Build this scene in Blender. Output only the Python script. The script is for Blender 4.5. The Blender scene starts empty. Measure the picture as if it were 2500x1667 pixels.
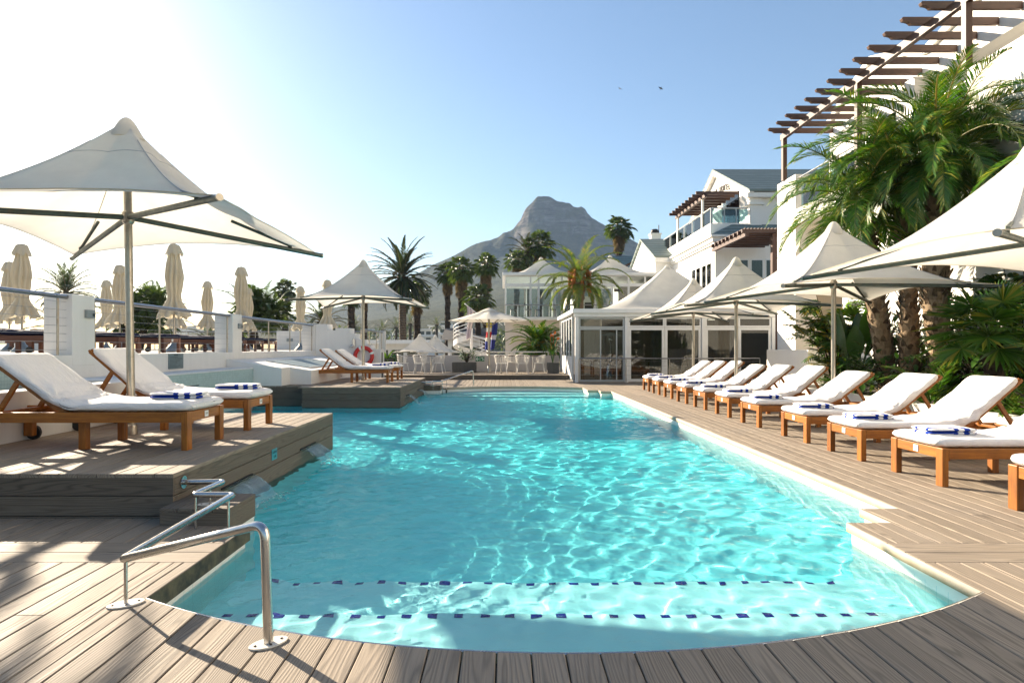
import bpy, math, random
import numpy as np
from mathutils import Vector, Matrix, noise as mnoise
rnd = random.Random(7)
SC = bpy.context.scene
COL = SC.collection
PI = math.pi
R = math.radians

# ------------------------------------------------------------------ mesh helpers
class MB:
    """collects faces and links them as ONE mesh object"""
    def __init__(s): s.v = []; s.f = []; s.m = []; s.sm = []
    def add(s, vs, fs, mi=0, smooth=False):
        o = len(s.v); s.v.extend([tuple(p) for p in vs])
        for f in fs:
            s.f.append([i + o for i in f]); s.m.append(mi); s.sm.append(smooth)
    def box(s, x0, x1, y0, y1, z0, z1, mi=0):
        s.add([(x0,y0,z0),(x1,y0,z0),(x1,y1,z0),(x0,y1,z0),(x0,y0,z1),(x1,y0,z1),(x1,y1,z1),(x0,y1,z1)],
              [(0,3,2,1),(4,5,6,7),(0,1,5,4),(1,2,6,5),(2,3,7,6),(3,0,4,7)], mi)
    def bar(s, p0, p1, w, h, up=(0,0,1), mi=0):
        p0 = Vector(p0); p1 = Vector(p1); d = (p1-p0).normalized(); u = Vector(up)
        x = d.cross(u)
        if x.length < 1e-5: x = d.cross(Vector((0,1,0)))
        x.normalize(); z = x.cross(d).normalized()
        vs = []
        for p in (p0, p1):
            for a, b in ((-1,-1),(1,-1),(1,1),(-1,1)): vs.append(p + x*a*w/2 + z*b*h/2)
        s.add(vs, [(3,2,1,0),(4,5,6,7),(0,1,5,4),(1,2,6,5),(2,3,7,6),(3,0,4,7)], mi)
    def tube(s, pts, r, n=10, cap=True, mi=0, smooth=True, closed=False):
        pts = [Vector(p) for p in pts]; k = len(pts)
        rs = r if isinstance(r, (list, tuple)) else [r]*k
        rings = []; prev = None
        for i, p in enumerate(pts):
            if closed: d = pts[(i+1) % k] - pts[i-1]
            else: d = pts[min(i+1,k-1)] - pts[max(i-1,0)]
            d.normalize()
            if prev is None:
                a = d.cross(Vector((0,0,1)))
                if a.length < 1e-3: a = d.cross(Vector((0,1,0)))
            else: a = prev - d*prev.dot(d)
            a.normalize(); prev = a; b = d.cross(a)
            rings.append([p + (a*math.cos(t)+b*math.sin(t))*rs[i] for t in [2*PI*j/n for j in range(n)]])
        vs = [q for ring in rings for q in ring]; fs = []
        for i in range(k if closed else k-1):
            i2 = (i+1) % k
            for j in range(n):
                fs.append((i*n+j, i*n+(j+1)%n, i2*n+(j+1)%n, i2*n+j))
        s.add(vs, fs, mi, smooth)
        if cap and not closed:
            s.add(rings[0], [tuple(range(n))[::-1]], mi); s.add(rings[-1], [tuple(range(n))], mi)
    def lathe(s, prof, n=20, c=(0,0,0), mi=0, smooth=True):
        vs = []; fs = []; k = len(prof)
        for (r, z) in prof:
            for j in range(n):
                t = 2*PI*j/n; vs.append((c[0]+r*math.cos(t), c[1]+r*math.sin(t), c[2]+z))
        for i in range(k-1):
            for j in range(n): fs.append((i*n+j, i*n+(j+1)%n, (i+1)*n+(j+1)%n, (i+1)*n+j))
        s.add(vs, fs, mi, smooth)
        if prof[0][0] > 1e-4: s.add(vs[:n], [tuple(range(n))[::-1]], mi)
        if prof[-1][0] > 1e-4: s.add(vs[-n:], [tuple(range(n))], mi)
    def prism(s, pts, z0, z1, mi=0, mside=None, plane='xy', smooth=False):
        """extrude a polygon (counter-clockwise) between two levels of the third axis"""
        k = len(pts)
        def P(a, b, c):
            return (a,b,c) if plane == 'xy' else ((a,c,b) if plane == 'xz' else (c,a,b))
        vs = [P(a,b,z0) for a,b in pts] + [P(a,b,z1) for a,b in pts]
        cap = [tuple(range(k))[::-1], tuple(range(k,2*k))]
        side = [(i,(i+1)%k,(i+1)%k+k,i+k) for i in range(k)]
        if plane == 'xz': cap = [c[::-1] for c in cap]; side = [c[::-1] for c in side]
        s.add(vs, cap, mi)
        s.add(vs, side, mi if mside is None else mside, smooth)
    def grid(s, fn, nu, nv, mi=0, smooth=True, wrap=False):
        vs = [fn(i/nu, j/nv) for j in range(nv+1) for i in range(nu+1)]
        fs = [(j*(nu+1)+i, j*(nu+1)+i+1, (j+1)*(nu+1)+i+1, (j+1)*(nu+1)+i) for j in range(nv) for i in range(nu)]
        s.add(vs, fs, mi, smooth)
    def xf(s, M, start=0):
        s.v[start:] = [tuple(M @ Vector(p)) for p in s.v[start:]]
        return s
    def build(s, name, mats, parent=None, bevel=0, loc=None, seg=2, subsurf=0, merge=False, ang=40):
        me = bpy.data.meshes.new(name)
        me.from_pydata(s.v, [], s.f)
        if not isinstance(mats, (list, tuple)): mats = [mats]
        for m in mats: me.materials.append(m)
        me.polygons.foreach_set('material_index', s.m)
        me.polygons.foreach_set('use_smooth', s.sm)
        me.update(); me.validate()
        o = bpy.data.objects.new(name, me); COL.objects.link(o)
        if parent: o.parent = parent
        if loc: o.location = loc
        if bevel:
            b = o.modifiers.new('bevel', 'BEVEL'); b.width = bevel; b.segments = seg
            b.limit_method = 'ANGLE'; b.angle_limit = R(ang); b.harden_normals = False
        if subsurf:
            b = o.modifiers.new('subsurf', 'SUBSURF'); b.levels = subsurf; b.render_levels = subsurf
        return o

def tag(o, label=None, cat=None, group=None, kind=None):
    if label: o['label'] = label
    if cat: o['category'] = cat
    if group: o['group'] = group
    if kind: o['kind'] = kind
    return o
def thing(name, label, cat, loc=(0,0,0), rz=0, group=None):
    o = bpy.data.objects.new(name, None); COL.objects.link(o); o.empty_display_size = .2
    o.location = loc; o.rotation_euler = (0,0,rz)
    return tag(o, label, cat, group)
def struct(o): o['kind'] = 'structure'; return o
def kids(o): return [c for c in bpy.data.objects if c.parent is o]
def dup(root, loc=None, rz=None, label=None, group=None, scale=None):
    """a copy of a thing with copies of its parts and sub-parts"""
    def rec(o, par):
        c = o.copy(); COL.objects.link(c)
        if par is not None: c.parent = par; c.matrix_parent_inverse = o.matrix_parent_inverse.copy()
        for ch in list(o.children): rec(ch, c)
        return c
    r = rec(root, None)
    if loc is not None: r.location = loc
    if rz is not None: r.rotation_euler = (0,0,rz)
    if scale is not None: r.scale = scale if isinstance(scale,(tuple,list)) else (scale,)*3
    if label: r['label'] = label
    if group: r['group'] = group
    return r

# ------------------------------------------------------------------ material helpers
class NT:
    def __init__(s, name):
        s.mat = bpy.data.materials.new(name); s.mat.use_nodes = True
        s.t = s.mat.node_tree; s.t.nodes.clear()
        s.out = s.t.nodes.new('ShaderNodeOutputMaterial')
    def n(s, typ, **kw):
        nd = s.t.nodes.new('ShaderNode'+typ)
        for k, v in kw.items():
            if k in nd.inputs.keys() and not hasattr(nd, k): nd.inputs[k].default_value = v
            elif hasattr(nd, k): setattr(nd, k, v)
            else: nd.inputs[k.replace('_',' ')].default_value = v
        return nd
    def l(s, a, b): s.t.links.new(a, b); return s
    def coord(s, kind='Object', scale=(1,1,1), loc=(0,0,0)):
        c = s.n('TexCoord'); m = s.n('Mapping'); m.inputs['Scale'].default_value = scale; m.inputs['Location'].default_value = loc
        s.l(c.outputs[kind], m.inputs['Vector']); return m.outputs['Vector']
    def noise(s, vec, scale, detail=4, rough=.55, out='Fac', dist=0):
        n = s.n('TexNoise'); n.inputs['Scale'].default_value = scale; n.inputs['Detail'].default_value = detail
        n.inputs['Roughness'].default_value = rough; n.inputs['Distortion'].default_value = dist
        if vec is not None: s.l(vec, n.inputs['Vector'])
        return n.outputs[out]
    def ramp(s, fac, stops, interp='LINEAR'):
        r = s.n('ValToRGB'); cr = r.color_ramp; cr.interpolation = interp
        while len(cr.elements) < len(stops): cr.elements.new(.5)
        for e, (p, c) in zip(cr.elements, stops):
            e.position = p; e.color = (c,c,c,1) if isinstance(c,(int,float)) else (*c,1)
        s.l(fac, r.inputs['Fac']); return r.outputs['Color']
    def mix(s, fac, a, b, mode='MIX'):
        m = s.n('Mix', data_type='RGBA', blend_type=mode)
        for sock, v in ((m.inputs[0], fac), (m.inputs[6], a), (m.inputs[7], b)):
            if isinstance(v, bpy.types.NodeSocket): s.l(v, sock)
            elif isinstance(v, (int,float)): sock.default_value = v if sock.type == 'VALUE' else (v,v,v,1)
            else: sock.default_value = (*v,1)
        return m.outputs[2]
    def math(s, op, a, b=None, c=None):
        m = s.n('Math', operation=op)
        for i, v in enumerate((a,b,c)):
            if v is None: continue
            if isinstance(v, bpy.types.NodeSocket): s.l(v, m.inputs[i])
            else: m.inputs[i].default_value = v
        return m.outputs[0]
    def sep(s, vec):
        n = s.n('SeparateXYZ'); s.l(vec, n.inputs[0]); return n.outputs
    def comb(s, x, y, z):
        n = s.n('CombineXYZ')
        for i, v in enumerate((x,y,z)):
            if isinstance(v, bpy.types.NodeSocket): s.l(v, n.inputs[i])
            else: n.inputs[i].default_value = v
        return n.outputs[0]
    def bump(s, h, strength=.3, dist=.01):
        b = s.n('Bump'); b.inputs['Strength'].default_value = strength; b.inputs['Distance'].default_value = dist
        s.l(h, b.inputs['Height']); return b.outputs['Normal']
    def bsdf(s, color, rough=.6, normal=None, metal=0, spec=.5, **kw):
        p = s.n('BsdfPrincipled')
        for sock, v in (('Base Color', color), ('Roughness', rough), ('Metallic', metal), ('Specular IOR Level', spec)):
            if isinstance(v, bpy.types.NodeSocket): s.l(v, p.inputs[sock])
            elif isinstance(v, (tuple,list)): p.inputs[sock].default_value = (*v,1)
            else: p.inputs[sock].default_value = v
        if normal is not None: s.l(normal, p.inputs['Normal'])
        for k, v in kw.items():
            p.inputs[k.replace('_',' ')].default_value = v
        return p.outputs[0]
    def done(s, sh): s.l(sh, s.out.inputs['Surface']); return s.mat

def plain(name, col, rough=.6, metal=0, var=.12, vscale=3.0, bump=0, bscale=40, spec=.5):
    t = NT(name); v = t.coord('Object')
    n = t.noise(v, vscale, 5)
    c = t.mix(t.ramp(n, [(.3,0),(.7,1)]), tuple(x*(1-var) for x in col), tuple(min(1,x*(1+var*.5)) for x in col))
    nm = t.bump(t.noise(v, bscale, 3), bump, .01) if bump else None
    return t.done(t.bsdf(c, rough, nm, metal, spec))
# ------------------------------------------------------------------ materials
M = {}
def deck_mat(name, along='y', tone=1.0, stain=0.0):
    """composite decking: embossed grain, every board its own tone"""
    t = NT(name)
    tc = t.n('TexCoord'); geo = t.n('NewGeometry')
    rnd_i = geo.outputs['Random Per Island']
    x, y, z = t.sep(tc.outputs['Object'])
    if along == 'x': x, y = y, x
    if along == 'side_y': x, y, z = z, y, x
    if along == 'side_x': x, y, z = z, x, y
    off = t.math('MULTIPLY', rnd_i, 37.0)
    u = t.math('ADD', x, off)
    v = t.math('ADD', y, t.math('MULTIPLY', rnd_i, 91.0))
    cv = t.comb(t.math('MULTIPLY', u, 1.0), t.math('MULTIPLY', v, .07), z)
    dist = t.noise(cv, 5.5, 2, .5)
    ph = t.math('ADD', t.math('MULTIPLY', u, 330.0), t.math('MULTIPLY', dist, 120.0))
    rings = t.math('ADD', t.math('MULTIPLY', t.math('SINE', ph), .5), .5)
    fine = t.noise(t.comb(t.math('MULTIPLY', u, 150.0), t.math('MULTIPLY', v, 4.0), z), 1.0, 3, .6)
    blotch = t.noise(t.comb(t.math('MULTIPLY', u, 2.4), t.math('MULTIPLY', v, .5), z), 1.6, 4, .6)
    g = fine
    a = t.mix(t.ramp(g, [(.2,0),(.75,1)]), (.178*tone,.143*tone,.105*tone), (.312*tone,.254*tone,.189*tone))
    a = t.mix(t.math('MULTIPLY', t.math('POWER', rings, 3.0), .62), a, (.080*tone,.064*tone,.048*tone))
    a = t.mix(t.ramp(blotch, [(.35,0),(.75,.55)]), a, (.245*tone,.206*tone,.162*tone), 'MIX')
    vv = t.math('ADD', t.math('MULTIPLY', rnd_i, .24), .88)
    a = t.mix(1.0, a, t.comb(vv, vv, vv), 'MULTIPLY')
    # water marks and dust
    gn = t.noise(tc.outputs['Object'], .55, 6, .65)
    a = t.mix(t.math('MULTIPLY', t.ramp(gn, [(.5,0),(.72,1)]), .35), a, (.24*tone,.21*tone,.18*tone))
    nm = t.bump(t.math('ADD', t.math('MULTIPLY', rings, .6), fine), .5, .0025)
    r = t.ramp(blotch, [(.3,.66),(.75,.8)])
    return t.done(t.bsdf(a, r, nm, 0, .25))
M['deck_y'] = deck_mat('decking', 'y')
M['deck_x'] = deck_mat('decking_across', 'x')
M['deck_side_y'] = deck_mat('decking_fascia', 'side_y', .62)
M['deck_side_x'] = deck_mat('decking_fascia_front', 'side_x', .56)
M['deck_under'] = plain('deck_joists', (.05,.045,.04), .9)

def stained_fascia():
    """edge board over the water: ochre lime stain along its lower half"""
    t = NT('stained_edge_board'); tc = t.n('TexCoord'); o = tc.outputs['Object']
    x, y, z = t.sep(o)
    n = t.noise(o, 9, 5, .7)
    h = t.math('ADD', z, t.math('MULTIPLY', t.math('SUBTRACT', n, .5), .035))
    f = t.ramp(t.math('MULTIPLY_ADD', h, 12.0, 1.0), [(.15,1),(.75,0)])
    base = t.mix(t.noise(t.comb(x, t.math('MULTIPLY', y, .2), t.math('MULTIPLY', z, 12)), 20, 4), (.32,.28,.22), (.48,.43,.36))
    c = t.mix(f, base, t.mix(n, (.20,.13,.05), (.38,.29,.15)))
    return t.done(t.bsdf(c, .75, t.bump(n, .3, .004)))
M['fascia'] = stained_fascia()
def dark_fascia():  # dirty wood, with the shade of the left side put into its dark colour
    t = NT('dirty_shaded_edge_board'); o = t.coord('Object'); n = t.noise(o, 7, 5, .7)
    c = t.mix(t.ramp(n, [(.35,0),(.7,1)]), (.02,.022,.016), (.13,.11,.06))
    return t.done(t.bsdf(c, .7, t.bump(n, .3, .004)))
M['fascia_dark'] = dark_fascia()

def stucco(name, col, dirt=.2, bump=.18, scale=1.0):
    t = NT(name); tc = t.n('TexCoord'); o = tc.outputs['Object']
    x, y, z = t.sep(o)
    big = t.noise(o, .8*scale, 6, .6); streak = t.noise(t.comb(t.math('MULTIPLY', x, 6), t.math('MULTIPLY', y, 6), t.math('MULTIPLY', z, .5)), 1.2, 4, .6)
    f = t.math('MULTIPLY', t.ramp(t.math('ADD', t.math('MULTIPLY', big, .5), t.math('MULTIPLY', streak, .5)), [(.42,0),(.68,1)]), dirt)
    c = t.mix(f, col, tuple(q*.62 for q in col[:2]) + (col[2]*.55,))
    fine = t.noise(o, 130, 3, .6)
    mid = t.noise(o, 9, 3, .6)
    return t.done(t.bsdf(c, .85, t.bump(t.math('ADD', fine, mid), bump, .004), 0, .25))
M['white_wall'] = stucco('white_plaster', (.76,.735,.69))
M['white_clean'] = stucco('white_paint_wall', (.80,.775,.72), .12)
M['grey_wall'] = stucco('pale_grey_plaster', (.66,.66,.645), .3)
M['pink_wall'] = stucco('warm_grey_plaster', (.56,.51,.47), .2)
M['beige_wall'] = stucco('beige_plaster', (.52,.47,.40), .15)
M['concrete'] = stucco('concrete', (.42,.40,.37), .5, .4, 2)
M['dark_concrete'] = stucco('dark_concrete', (.11,.105,.095), .5, .4, 3)

def wood(name, a, b, axis='x', rough=.42, scale=1.0):
    t = NT(name); tc = t.n('TexCoord'); x, y, z = t.sep(tc.outputs['Object'])
    geo = t.n('NewGeometry'); r = t.math('MULTIPLY', geo.outputs['Random Per Island'], 13.0)
    oi = t.n('ObjectInfo'); r = t.math('ADD', r, t.math('MULTIPLY', oi.outputs['Random'], 7.0))
    k = {'x':(1.2,22,22), 'y':(22,1.2,22), 'z':(22,22,1.2)}[axis]
    v = t.comb(t.math('ADD', t.math('MULTIPLY', x, k[0]*scale), r), t.math('MULTIPLY', y, k[1]*scale), t.math('MULTIPLY', z, k[2]*scale))
    n = t.noise(v, 2.2, 5, .62, dist=.6); f = t.noise(v, 9, 3, .6)
    g = t.math('ADD', t.math('MULTIPLY', n, .7), t.math('MULTIPLY', f, .3))
    c = t.mix(t.ramp(g, [(.32,0),(.68,1)]), a, b)
    dirt = t.noise(tc.outputs['Object'], 3.5, 5, .65)
    c = t.mix(t.math('MULTIPLY', t.ramp(dirt, [(.52,0),(.75,1)]), .45), c, tuple(q*.5 for q in a))
    vv = t.math('ADD', t.math('MULTIPLY', oi.outputs['Random'], .35), .82)
    c = t.mix(1.0, c, t.comb(vv, vv, vv), 'MULTIPLY')
    return t.done(t.bsdf(c, rough, t.bump(g, .22, .002), 0, .45))
TA, TB = (.155,.044,.004), (.37,.132,.011)
M['teak_x'] = wood('teak_long', TA, TB, 'x'); M['teak_y'] = wood('teak_cross', TA, TB, 'y'); M['teak_z'] = wood('teak_upright', TA, TB, 'z')
M['jarrah'] = wood('dark_red_hardwood', (.075,.026,.013), (.16,.055,.026), 'x', .5)
M['pergola'] = wood('brown_pergola_timber', (.032,.011,.005), (.080,.029,.012), 'y', .5, .6)
M['pergola_x'] = wood('brown_rafter_timber', (.040,.016,.008), (.090,.036,.018), 'x', .5, .6)

def cloth(name, col, transl=.0, weave=700, wr=.0, var=.06, rough=.9):
    t = NT(name); tc = t.n('TexCoord'); o = tc.outputs['Object']
    n = t.noise(o, 1.3, 5, .6)
    c = t.mix(t.ramp(n, [(.35,0),(.7,1)]), tuple(q*(1-var*1.6) for q in col), col)
    x, y, z = t.sep(o)
    w = t.noise(o, weave, 2, .5)
    h = w
    if wr: h = t.math('ADD', t.math('MULTIPLY', w, .25), t.math('MULTIPLY', t.noise(t.comb(t.math('MULTIPLY', x, 3), t.math('MULTIPLY', y, 14), t.math('MULTIPLY', z, 6)), 1.4, 4, .6, dist=.7), wr))
    nm = t.bump(h, .35 if not wr else .6, .004 if not wr else .011)
    p = t.bsdf(c, rough, nm, 0, .15)
    if transl:
        tr = t.n('BsdfTranslucent'); t.l(c, tr.inputs['Color'])
        mx = t.n('MixShader'); mx.inputs[0].default_value = transl
        t.l(p, mx.inputs[1]); t.l(tr.outputs[0], mx.inputs[2]); return t.done(mx.outputs[0])
    return t.done(p)
M['canvas'] = cloth('white_canopy_fabric', (.82,.785,.70), .40, 500, 0, .10)
M['canvas_cream'] = cloth('cream_umbrella_fabric', (.72,.65,.50), .32, 500, 3, .12)
M['canvas_market'] = cloth('ivory_umbrella_fabric', (.78,.73,.62), .25, 500, 0, .08)
M['tent'] = cloth('tent_membrane', (.83,.80,.72), .42, 300, 0, .10)
M['mattress'] = cloth('white_mattress_cover', (.80,.775,.76), 0, 500, 4, .05)
M['navy'] = cloth('navy_mattress_cover', (.012,.014,.04), 0, 500, 3, .1)

def towel():
    t = NT('striped_towel'); tc = t.n('TexCoord'); x, y, z = t.sep(tc.outputs['Object'])
    w = t.math('FRACT', t.math('MULTIPLY_ADD', x, 9.0, .4))
    lay = t.math('FRACT', t.math('MULTIPLY', z, 21.0))
    # broad stripes run over the folded edge, the upper face shows narrow edge stripes
    edge = t.math('GREATER_THAN', t.math('ADD', y, t.math('MULTIPLY', t.math('LESS_THAN', x, 0.0), .045)), .085)
    side = t.math('LESS_THAN', w, .5)
    lane = t.math('LESS_THAN', t.math('FRACT', t.math('MULTIPLY_ADD', y, 6.0, .45)), .24)
    lane2 = t.math('LESS_THAN', t.math('ABSOLUTE', t.math('SUBTRACT', z, .030)), .016)
    head = t.math('LESS_THAN', x, .0)
    f = t.math('MAXIMUM', t.math('MULTIPLY', t.math('MULTIPLY', edge, side), head), t.math('MULTIPLY', t.math('SUBTRACT', 1.0, head), t.math('MAXIMUM', lane, t.math('MULTIPLY', lane2, edge))))
    c = t.mix(f, (.80,.79,.77), (.014,.045,.30))
    n = t.noise(tc.outputs['Object'], 260, 3, .7)
    return t.done(t.bsdf(c, .95, t.bump(n, .7, .006), 0, .1))
M['towel'] = towel()

def steel(name='brushed_steel', col=(.55,.54,.52), rough=.24, rust=.0):
    t = NT(name); o = t.coord('Object'); n = t.noise(o, 14, 5, .65)
    c = t.mix(t.ramp(n, [(.4,0),(.75,1)]), col, tuple(q*.82 for q in col))
    if rust: c = t.mix(t.math('MULTIPLY', t.ramp(t.noise(o, 5, 6, .7), [(.55,0),(.7,1)]), rust), c, (.16,.085,.035))
    r = t.ramp(n, [(.3,rough*.85),(.8,rough*1.3)])
    return t.done(t.bsdf(c, r, None, 1.0, .5))
M['steel'] = steel()
M['galv'] = steel('galvanised_tube', (.36,.33,.28), .34, .45)
M['galv_dark'] = steel('weathered_arm_tube', (.10,.118,.105), .45, .3)
M['rail_steel'] = steel('dark_handrail_steel', (.30,.30,.31), .3)
M['seam'] = plain('canopy_seam', (.42,.42,.42), .8)
M['flange'] = plain('painted_flange', (.62,.57,.50), .55, 0, .25, 30)
M['wire'] = steel('steel_cable', (.35,.35,.34), .4)
M['alu'] = plain('white_aluminium_frame', (.70,.71,.70), .4, 0, .06)
M['alu_grey'] = plain('grey_aluminium_frame', (.40,.43,.43), .45, 0, .1)
M['white_plastic'] = plain('white_plastic', (.72,.69,.63), .45, 0, .06)
M['black'] = plain('black_rubber', (.012,.012,.012), .6)
M['dark_hole'] = plain('dark_slot', (.008,.008,.008), .9)
M['plate'] = plain('white_number_plate', (.78,.78,.76), .4, 0, .05)
M['red'] = plain('red_buoy', (.55,.02,.012), .45, 0, .2, 12)
M['green_sign'] = plain('green_sign', (.008,.16,.055), .4)
M['sign_white'] = plain('sign_white', (.75,.8,.75), .5)
M['teal_sign'] = plain('teal_sign', (.03,.24,.30), .4, 0, .15)
M['ink'] = plain('sign_ink', (.012,.03,.035), .6)
M['notice'] = plain('notice_plate', (.14,.19,.20), .5, 0, .2)
M['grey_box'] = plain('grey_lamp_box', (.23,.26,.26), .5, 0, .1)
M['table_top'] = wood('dark_table_top', (.05,.028,.016), (.11,.06,.035), 'x', .4)
M['cafe_wood'] = wood('cafe_table_wood', (.16,.085,.03), (.34,.19,.07), 'x', .4)
M['letters'] = plain('bronze_letters', (.035,.022,.012), .6)
M['soil'] = plain('planting_soil', (.05,.035,.022), .95, 0, .5, 14, .6)

def tile(name, col, grout, s=.05, rough=.2):
    t = NT(name); tc = t.n('TexCoord'); x, y, z = t.sep(tc.outputs['Object'])
    gx = t.math('LESS_THAN', t.math('FRACT', t.math('DIVIDE', t.math('ADD', x, y), s)), .09)
    gz = t.math('LESS_THAN', t.math('FRACT', t.math('DIVIDE', z, s)), .09)
    g = t.math('MAXIMUM', gx, gz)
    cell = t.n('TexWhiteNoise'); 
    t.l(t.comb(t.math('FLOOR', t.math('DIVIDE', t.math('ADD', x, y), s)), t.math('FLOOR', t.math('DIVIDE', z, s)), 0), cell.inputs['Vector'])
    c = t.mix(cell.outputs['Value'], tuple(q*.86 for q in col), col)
    c = t.mix(g, c, grout)
    return t.done(t.bsdf(c, rough, None, 0, .5))
M['mosaic'] = tile('pale_teal_mosaic', (.44,.56,.54), (.30,.40,.40))

def pool_plaster():
    t = NT('pool_plaster'); tc = t.n('TexCoord'); o = tc.outputs['Object']; x, y, z = t.sep(o)
    n = t.noise(o, 1.2, 5, .6)
    c = t.mix(t.ramp(n, [(.3,0),(.7,1)]), (.08,.87,.92), (.13,.94,.96))
    sh = t.ramp(t.math('MULTIPLY', z, -.75), [(.42,0),(.52,.25),(.80,.72),(.96,1)])    # water's tint by depth put into the plaster: deep floor bluer than steps
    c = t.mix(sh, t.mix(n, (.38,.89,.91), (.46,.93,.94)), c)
    return t.done(t.bsdf(c, .6))
M['pool'] = pool_plaster()
def pool_wall():
    t = NT('pool_wall_tile'); tc = t.n('TexCoord'); o = tc.outputs['Object']; x, y, z = t.sep(o)
    s = .1
    g = t.math('MAXIMUM', t.math('LESS_THAN', t.math('FRACT', t.math('DIVIDE', t.math('ADD', x, y), s)), .05),
               t.math('LESS_THAN', t.math('FRACT', t.math('DIVIDE', z, s)), .05))
    band = t.math('MULTIPLY', t.math('LESS_THAN', z, -.115), g)
    c = t.mix(t.math('LESS_THAN', z, -.25), (.78,.76,.70), (.42,.74,.76))
    c = t.mix(t.math('MULTIPLY', band, .5), c, (.30,.52,.54))
    return t.done(t.bsdf(c, .4))
M['pool_wall'] = pool_wall()
M['blue_tile'] = plain('cobalt_tile', (.006,.012,.20), .25, 0, .2, 8)

def water_mat():
    t = NT('pool_water')
    rf = t.n('BsdfRefraction'); rf.inputs['IOR'].default_value = 1.33; rf.inputs['Roughness'].default_value = 0
    rf.inputs['Color'].default_value = (.92,.99,1,1)
    gl = t.n('BsdfGlossy'); gl.inputs['Roughness'].default_value = .02
    tc = t.n('TexCoord'); o = tc.outputs['Object']
    rip = t.math('ADD', t.noise(o, 7.5, 3, .55, dist=.6), t.math('MULTIPLY', t.noise(o, 2.4, 2, .5, dist=.4), 1.6))
    nm = t.bump(rip, .42, .05); t.l(nm, gl.inputs['Normal'])
    fr = t.n('Fresnel'); fr.inputs['IOR'].default_value = 1.33; t.l(nm, fr.inputs['Normal'])
    mx = t.n('MixShader'); t.l(t.math('MULTIPLY', fr.outputs[0], .48), mx.inputs[0])
    t.l(rf.outputs[0], mx.inputs[1]); t.l(gl.outputs[0], mx.inputs[2])
    return t.done(mx.outputs[0])
M['water'] = water_mat()
def sheet_water():
    t = NT('falling_water'); tc = t.n('TexCoord'); x, y, z = t.sep(tc.outputs['Object'])
    n = t.noise(t.comb(t.math('MULTIPLY', x, 3), t.math('MULTIPLY', y, 60), t.math('MULTIPLY', z, 3)), 1.6, 4, .6)
    nm = t.bump(n, .5, .01)
    tr = t.n('BsdfTransparent'); tr.inputs[0].default_value = (.86,.95,.96,1)
    gl = t.n('BsdfGlossy'); gl.inputs['Roughness'].default_value = .06; t.l(nm, gl.inputs['Normal'])
    df = t.n('BsdfDiffuse'); df.inputs[0].default_value = (.75,.85,.86,1)
    m1 = t.n('MixShader'); t.l(t.math('MULTIPLY', t.ramp(n, [(.50,0),(.8,1)]), .30), m1.inputs[0]); t.l(tr.outputs[0], m1.inputs[1]); t.l(df.outputs[0], m1.inputs[2])
    m2 = t.n('MixShader'); m2.inputs[0].default_value = .12; t.l(m1.outputs[0], m2.inputs[1]); t.l(gl.outputs[0], m2.inputs[2])
    return t.done(m2.outputs[0])
M['sheet'] = sheet_water()
def foam():
    t = NT('splash_foam')
    df = t.n('BsdfDiffuse'); df.inputs[0].default_value = (.8,.9,.9,1)
    tr = t.n('BsdfTransparent'); tr.inputs[0].default_value = (.9,.98,.98,1)
    m = t.n('MixShader'); m.inputs[0].default_value = .45; t.l(tr.outputs[0], m.inputs[1]); t.l(df.outputs[0], m.inputs[2])
    return t.done(m.outputs[0])
M['foam'] = foam()
def glass(name, tint=(.80,.86,.86), refl=1.0):
    t = NT(name); tr = t.n('BsdfTransparent'); tr.inputs[0].default_value = (*tint,1)
    gl = t.n('BsdfGlossy'); gl.inputs['Roughness'].default_value = .01
    fr = t.n('Fresnel'); fr.inputs['IOR'].default_value = 1.5
    mx = t.n('MixShader'); t.l(t.math('MULTIPLY', fr.outputs[0], refl), mx.inputs[0]); t.l(tr.outputs[0], mx.inputs[1]); t.l(gl.outputs[0], mx.inputs[2])
    return t.done(mx.outputs[0])
M['glass'] = glass('window_glass')
M['glass_tint'] = glass('tinted_window_glass', (.52,.56,.55), 1.0)
M['glass_green'] = glass('green_balustrade_glass', (.62,.80,.80), 1.0)

def leaf(name, a, b, transl=.3, rough=.42, yellow=None):
    t = NT(name); geo = t.n('NewGeometry'); r = geo.outputs['Random Per Island']
    c = t.mix(r, a, b)
    if yellow: c = t.mix(t.ramp(t.math('FRACT', t.math('MULTIPLY', r, 7.13)), [(.72,0),(.95,1)]), c, yellow)
    p = t.bsdf(c, rough, None, 0, .5)
    tr = t.n('BsdfTranslucent'); t.l(t.mix(1.0, c, (1.5,1.7,.7), 'MULTIPLY'), tr.inputs['Color'])
    mx = t.n('MixShader'); mx.inputs[0].default_value = transl; t.l(p, mx.inputs[1]); t.l(tr.outputs[0], mx.inputs[2])
    return t.done(mx.outputs[0])
M['frond'] = leaf('palm_frond_green', (.024,.080,.008), (.075,.165,.018), .26, .30, (.22,.21,.03))
M['frond_date'] = leaf('date_palm_frond', (.06,.105,.012), (.15,.19,.03), .3, .36, (.30,.22,.05))
M['frond_dark'] = leaf('dark_palm_frond', (.032,.056,.013), (.095,.13,.03), .3, .34)
M['frond_canary'] = leaf('feather_palm_frond', (.016,.026,.009), (.05,.065,.02), .22, .4)
M['frond_grey'] = leaf('grey_green_frond', (.05,.065,.035), (.10,.12,.055), .25, .5)
M['frond_dry'] = leaf('dry_frond', (.13,.085,.04), (.25,.17,.085), .15, .8)
M['leaf'] = leaf('glossy_leaf', (.018,.055,.010), (.05,.12,.02), .25, .3)
M['leaf_light'] = leaf('light_leaf', (.08,.16,.02), (.17,.26,.04), .35, .4)
M['leaf_fig'] = leaf('lobed_leaf', (.025,.07,.012), (.07,.14,.022), .3, .35, (.35,.24,.03))
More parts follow.
